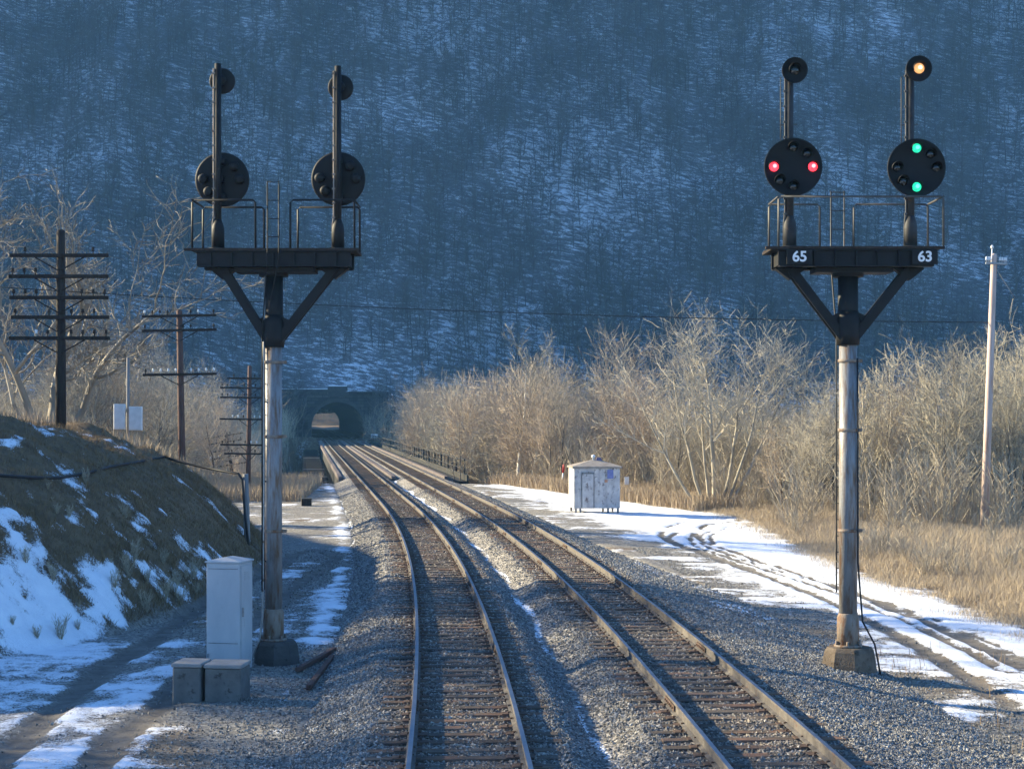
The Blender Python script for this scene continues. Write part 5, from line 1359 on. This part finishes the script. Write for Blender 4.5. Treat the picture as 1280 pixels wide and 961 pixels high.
def grass_mass(name, x, y, h, wd, mat, label, lean=.35):
    n = len(x); z = ground_z(x, y) - .03
    a = RNG.uniform(0, 6.28, n); hh = h * RNG.uniform(.45, 1.15, n); la = RNG.uniform(0, 6.28, n); ll = hh * lean * RNG.uniform(.1, 1.2, n)
    wv = np.stack([np.cos(a), np.sin(a), np.zeros(n)], -1) * (wd * RNG.uniform(.6, 1.3, n))[:, None]
    P0 = np.stack([x, y, z], -1); lv = np.stack([np.cos(la) * ll, np.sin(la) * ll, np.zeros(n)], -1)
    P1 = P0 + lv * .35 + np.stack([0 * x, 0 * x, hh * .6], -1); P2 = P0 + lv + np.stack([0 * x, 0 * x, hh], -1)
    V = np.stack([P0 - wv, P0 + wv, P1 - wv * .7, P1 + wv * .7, P2 - wv * .15, P2 + wv * .15], 1).reshape(-1, 3)
    f = np.array([[0, 1, 3, 2], [2, 3, 5, 4]]); Fc = (np.arange(n)[:, None, None] * 6 + f[None]).reshape(-1, 4)
    o = link_mesh(name, np_mesh(name, V, Fc, mat)); tag(o, label, 'grass', kind='stuff'); return o
# dry field at the right
n = 330000
d = 36 + (115 - 36) * RNG.random(n) ** 1.25; x = xfield(d) + RNG.exponential(9, n) + RNG.normal(0, .5, n) - .2
keep = (x < .36 * d + 4) & (fbm(x * .7, d * .7, 201) + np.clip((x - xfield(d)) * .12, 0, .35) > .42); x = x[keep]; d = d[keep]
grass_mass('dry_grass', x, d, .20 + .38 * np.clip((x - xfield(d)) / 3, 0, 1), .005, M['fieldgrass'], 'tall tan dry weeds covering the field at the right', .8)
# brush edge behind the shed, and the tufts by the left of the bridge
n = 40000
d = RNG.uniform(88, 134, n); x = xfield(d) + RNG.exponential(2.5, n) - .4; k = (uof(x, d) > 9) | (d < 110); x = x[k]; d = d[k]
x2 = RNG.uniform(-27, -8, 40000); d2 = RNG.uniform(93, 119, 40000); k = (uof(x2, d2) < -3.2 - .06 * (119 - d2)) & (uof(x2, d2) > -12); x2 = x2[k]; d2 = d2[k]
grass_mass('dry_brush_grass', np.concatenate([x, x2]), np.concatenate([d, d2]), .9, .016, M['drygrass'], 'low tan grass along the thicket edge and by the bridge end')
x5 = RNG.uniform(-60, -38, 9000); d5 = RNG.uniform(270, 300, 9000); k = (uof(x5, d5) < -7.5) & (uof(x5, d5) > -18)
grass_mass('far_bank_grass', x5[k], d5[k], 1.5, .05, M['drygrass'], 'rusty dry brush on the far bank left of the tunnel')
# bank grass
n = 170000
d = RNG.uniform(27, 76, n); v = RNG.exponential(4.0, n); x = xfoot(d) - v - .15
sn_b, _, _ = masks(x, d)
k = (sn_b + .5 * (fbm(x * 2.1, d * 2.1, 209) - .5) < .56) & (v < 14) & (x > -.34 * d - 2); x = x[k]; d = d[k]; v = v[k]
top = sstep(7, 10, v) * (d > 55)
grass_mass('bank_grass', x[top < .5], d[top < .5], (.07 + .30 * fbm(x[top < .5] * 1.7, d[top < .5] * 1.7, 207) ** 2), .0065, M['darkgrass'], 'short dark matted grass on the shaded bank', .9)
x3 = RNG.uniform(-34, -11, 60000); d3 = RNG.uniform(56, 96, 60000); k = (xfoot(d3) - x3 > np.where(d3 < 62, 4.2, 2.5)) & (xfoot(d3) - x3 < 16); 
grass_mass('bank_top_grass', x3[k], d3[k], .6, .014, M['drygrass'], 'golden dry grass along the sunlit top of the bank')
# sparse weeds beside the road at the lower right
x4 = RNG.uniform(6.8, 12, 500); d4 = RNG.uniform(22, 36, 500); k = fbm(x4 * .8, d4 * .8, 205) > .5
grass_mass('roadside_weeds', x4[k], d4[k], .32, .006, M['darkgrass'], 'sparse dark weeds poking through the snow at the lower right')

# ------------------------------------------------------------------ wood on the mountain (one mass)
def hill_tree(seed):
    rng = random.Random(seed); s = Segs(); H = rng.uniform(9, 15); p = Vector((0, 0, -.6)); d = Vector((rng.uniform(-.06, .06), rng.uniform(-.06, .06), 1)); r = rng.uniform(.07, .15); n = 5
    for i in range(n):
        d = (d + Vector((rng.uniform(-.06, .06), rng.uniform(-.06, .06), .02))).normalized(); q = p + d * H / n
        s.add(p, q, r * (1 - .8 * i / n), r * (1 - .8 * (i + 1) / n))
        if i >= 1:
            for _ in range(7):
                e = p.lerp(q, rng.random()); a = rng.uniform(0, 6.28); dd = Vector((math.cos(a), math.sin(a), rng.uniform(.5, 1.3))).normalized(); L = rng.uniform(1.2, 3.2)
                m_ = e + dd * L; s.add(e, m_, .045, .02)
                for _ in range(2):
                    d3 = (dd + Vector((rng.uniform(-.8, .8), rng.uniform(-.8, .8), rng.uniform(-.2, .5)))).normalized(); f_ = e.lerp(m_, rng.uniform(.4, 1)); s.add(f_, f_ + d3 * L * .6, .022, .012)
        p = q
    return s.np()
hp = [hill_tree(400 + i) for i in range(7)]
n = 8500
xs = RNG.uniform(-150, 175, n); ys = RNG.uniform(312, 440, n); zs = mtn_z(xs, ys)
k = (zs > 3) & (~((np.abs(uof(xs, ys) - GAP / 2) < 12) & (ys < 322))) & (np.abs(xs) < .36 * ys + 8) & (RNG.random(n) < .5 + .5 * fbm(xs * .03, ys * .05, 211))
sg = np.where(RNG.random(60) < .5, -1, 1); yp = RNG.uniform(304, 316.5, 60); xp = xc(yp) + GAP / 2 + sg * RNG.uniform(6.8, 17, 60)
zp_ = np.clip(mtn_z(xp, yp), -4, 1)
xs = np.concatenate([xs[k], xp]); ys = np.concatenate([ys[k], yp]); zs = np.concatenate([zs[k], zp_])
scatter_segs(hp, xs, ys, zs, RNG.uniform(.65, 1.15, len(xs)), 3, 'hillside_woods', M['bark_hill'], 'leafless woods covering the shaded snowy mountainside', 'woods')
# fallen logs and brush are part of that wood floor; sunlit wood beyond the tunnel
xs = RNG.uniform(-150, -50, 260); ys = RNG.uniform(750, 830, 260)
zs = -1 + np.clip(ys - 745, 0, 500) * .5
scatter_segs(hp, xs, ys, zs, RNG.uniform(.5, .8, 260), 3, 'far_woods', M['bark_dark'], 'sunlit woods seen through the tunnel', 'woods')

# ------------------------------------------------------------------ haze
HAZE = True
if HAZE:
    hb = MB(); hb.box((-1320, -620, -13), (1320, 1820, 390))
    hm = bpy.data.materials.new('haze_air'); hm.use_nodes = True
    n_ = hm.node_tree.nodes; n_.clear(); out = n_.new('ShaderNodeOutputMaterial'); pv = n_.new('ShaderNodeVolumePrincipled')
    pv.inputs['Color'].default_value = (.22, .58, 1.0, 1); pv.inputs['Density'].default_value = .00022; pv.inputs['Anisotropy'].default_value = 0.0
    hm.node_tree.links.new(pv.outputs[0], out.inputs['Volume'])
    tag(hb.build('haze', [hm]), kind='stuff')
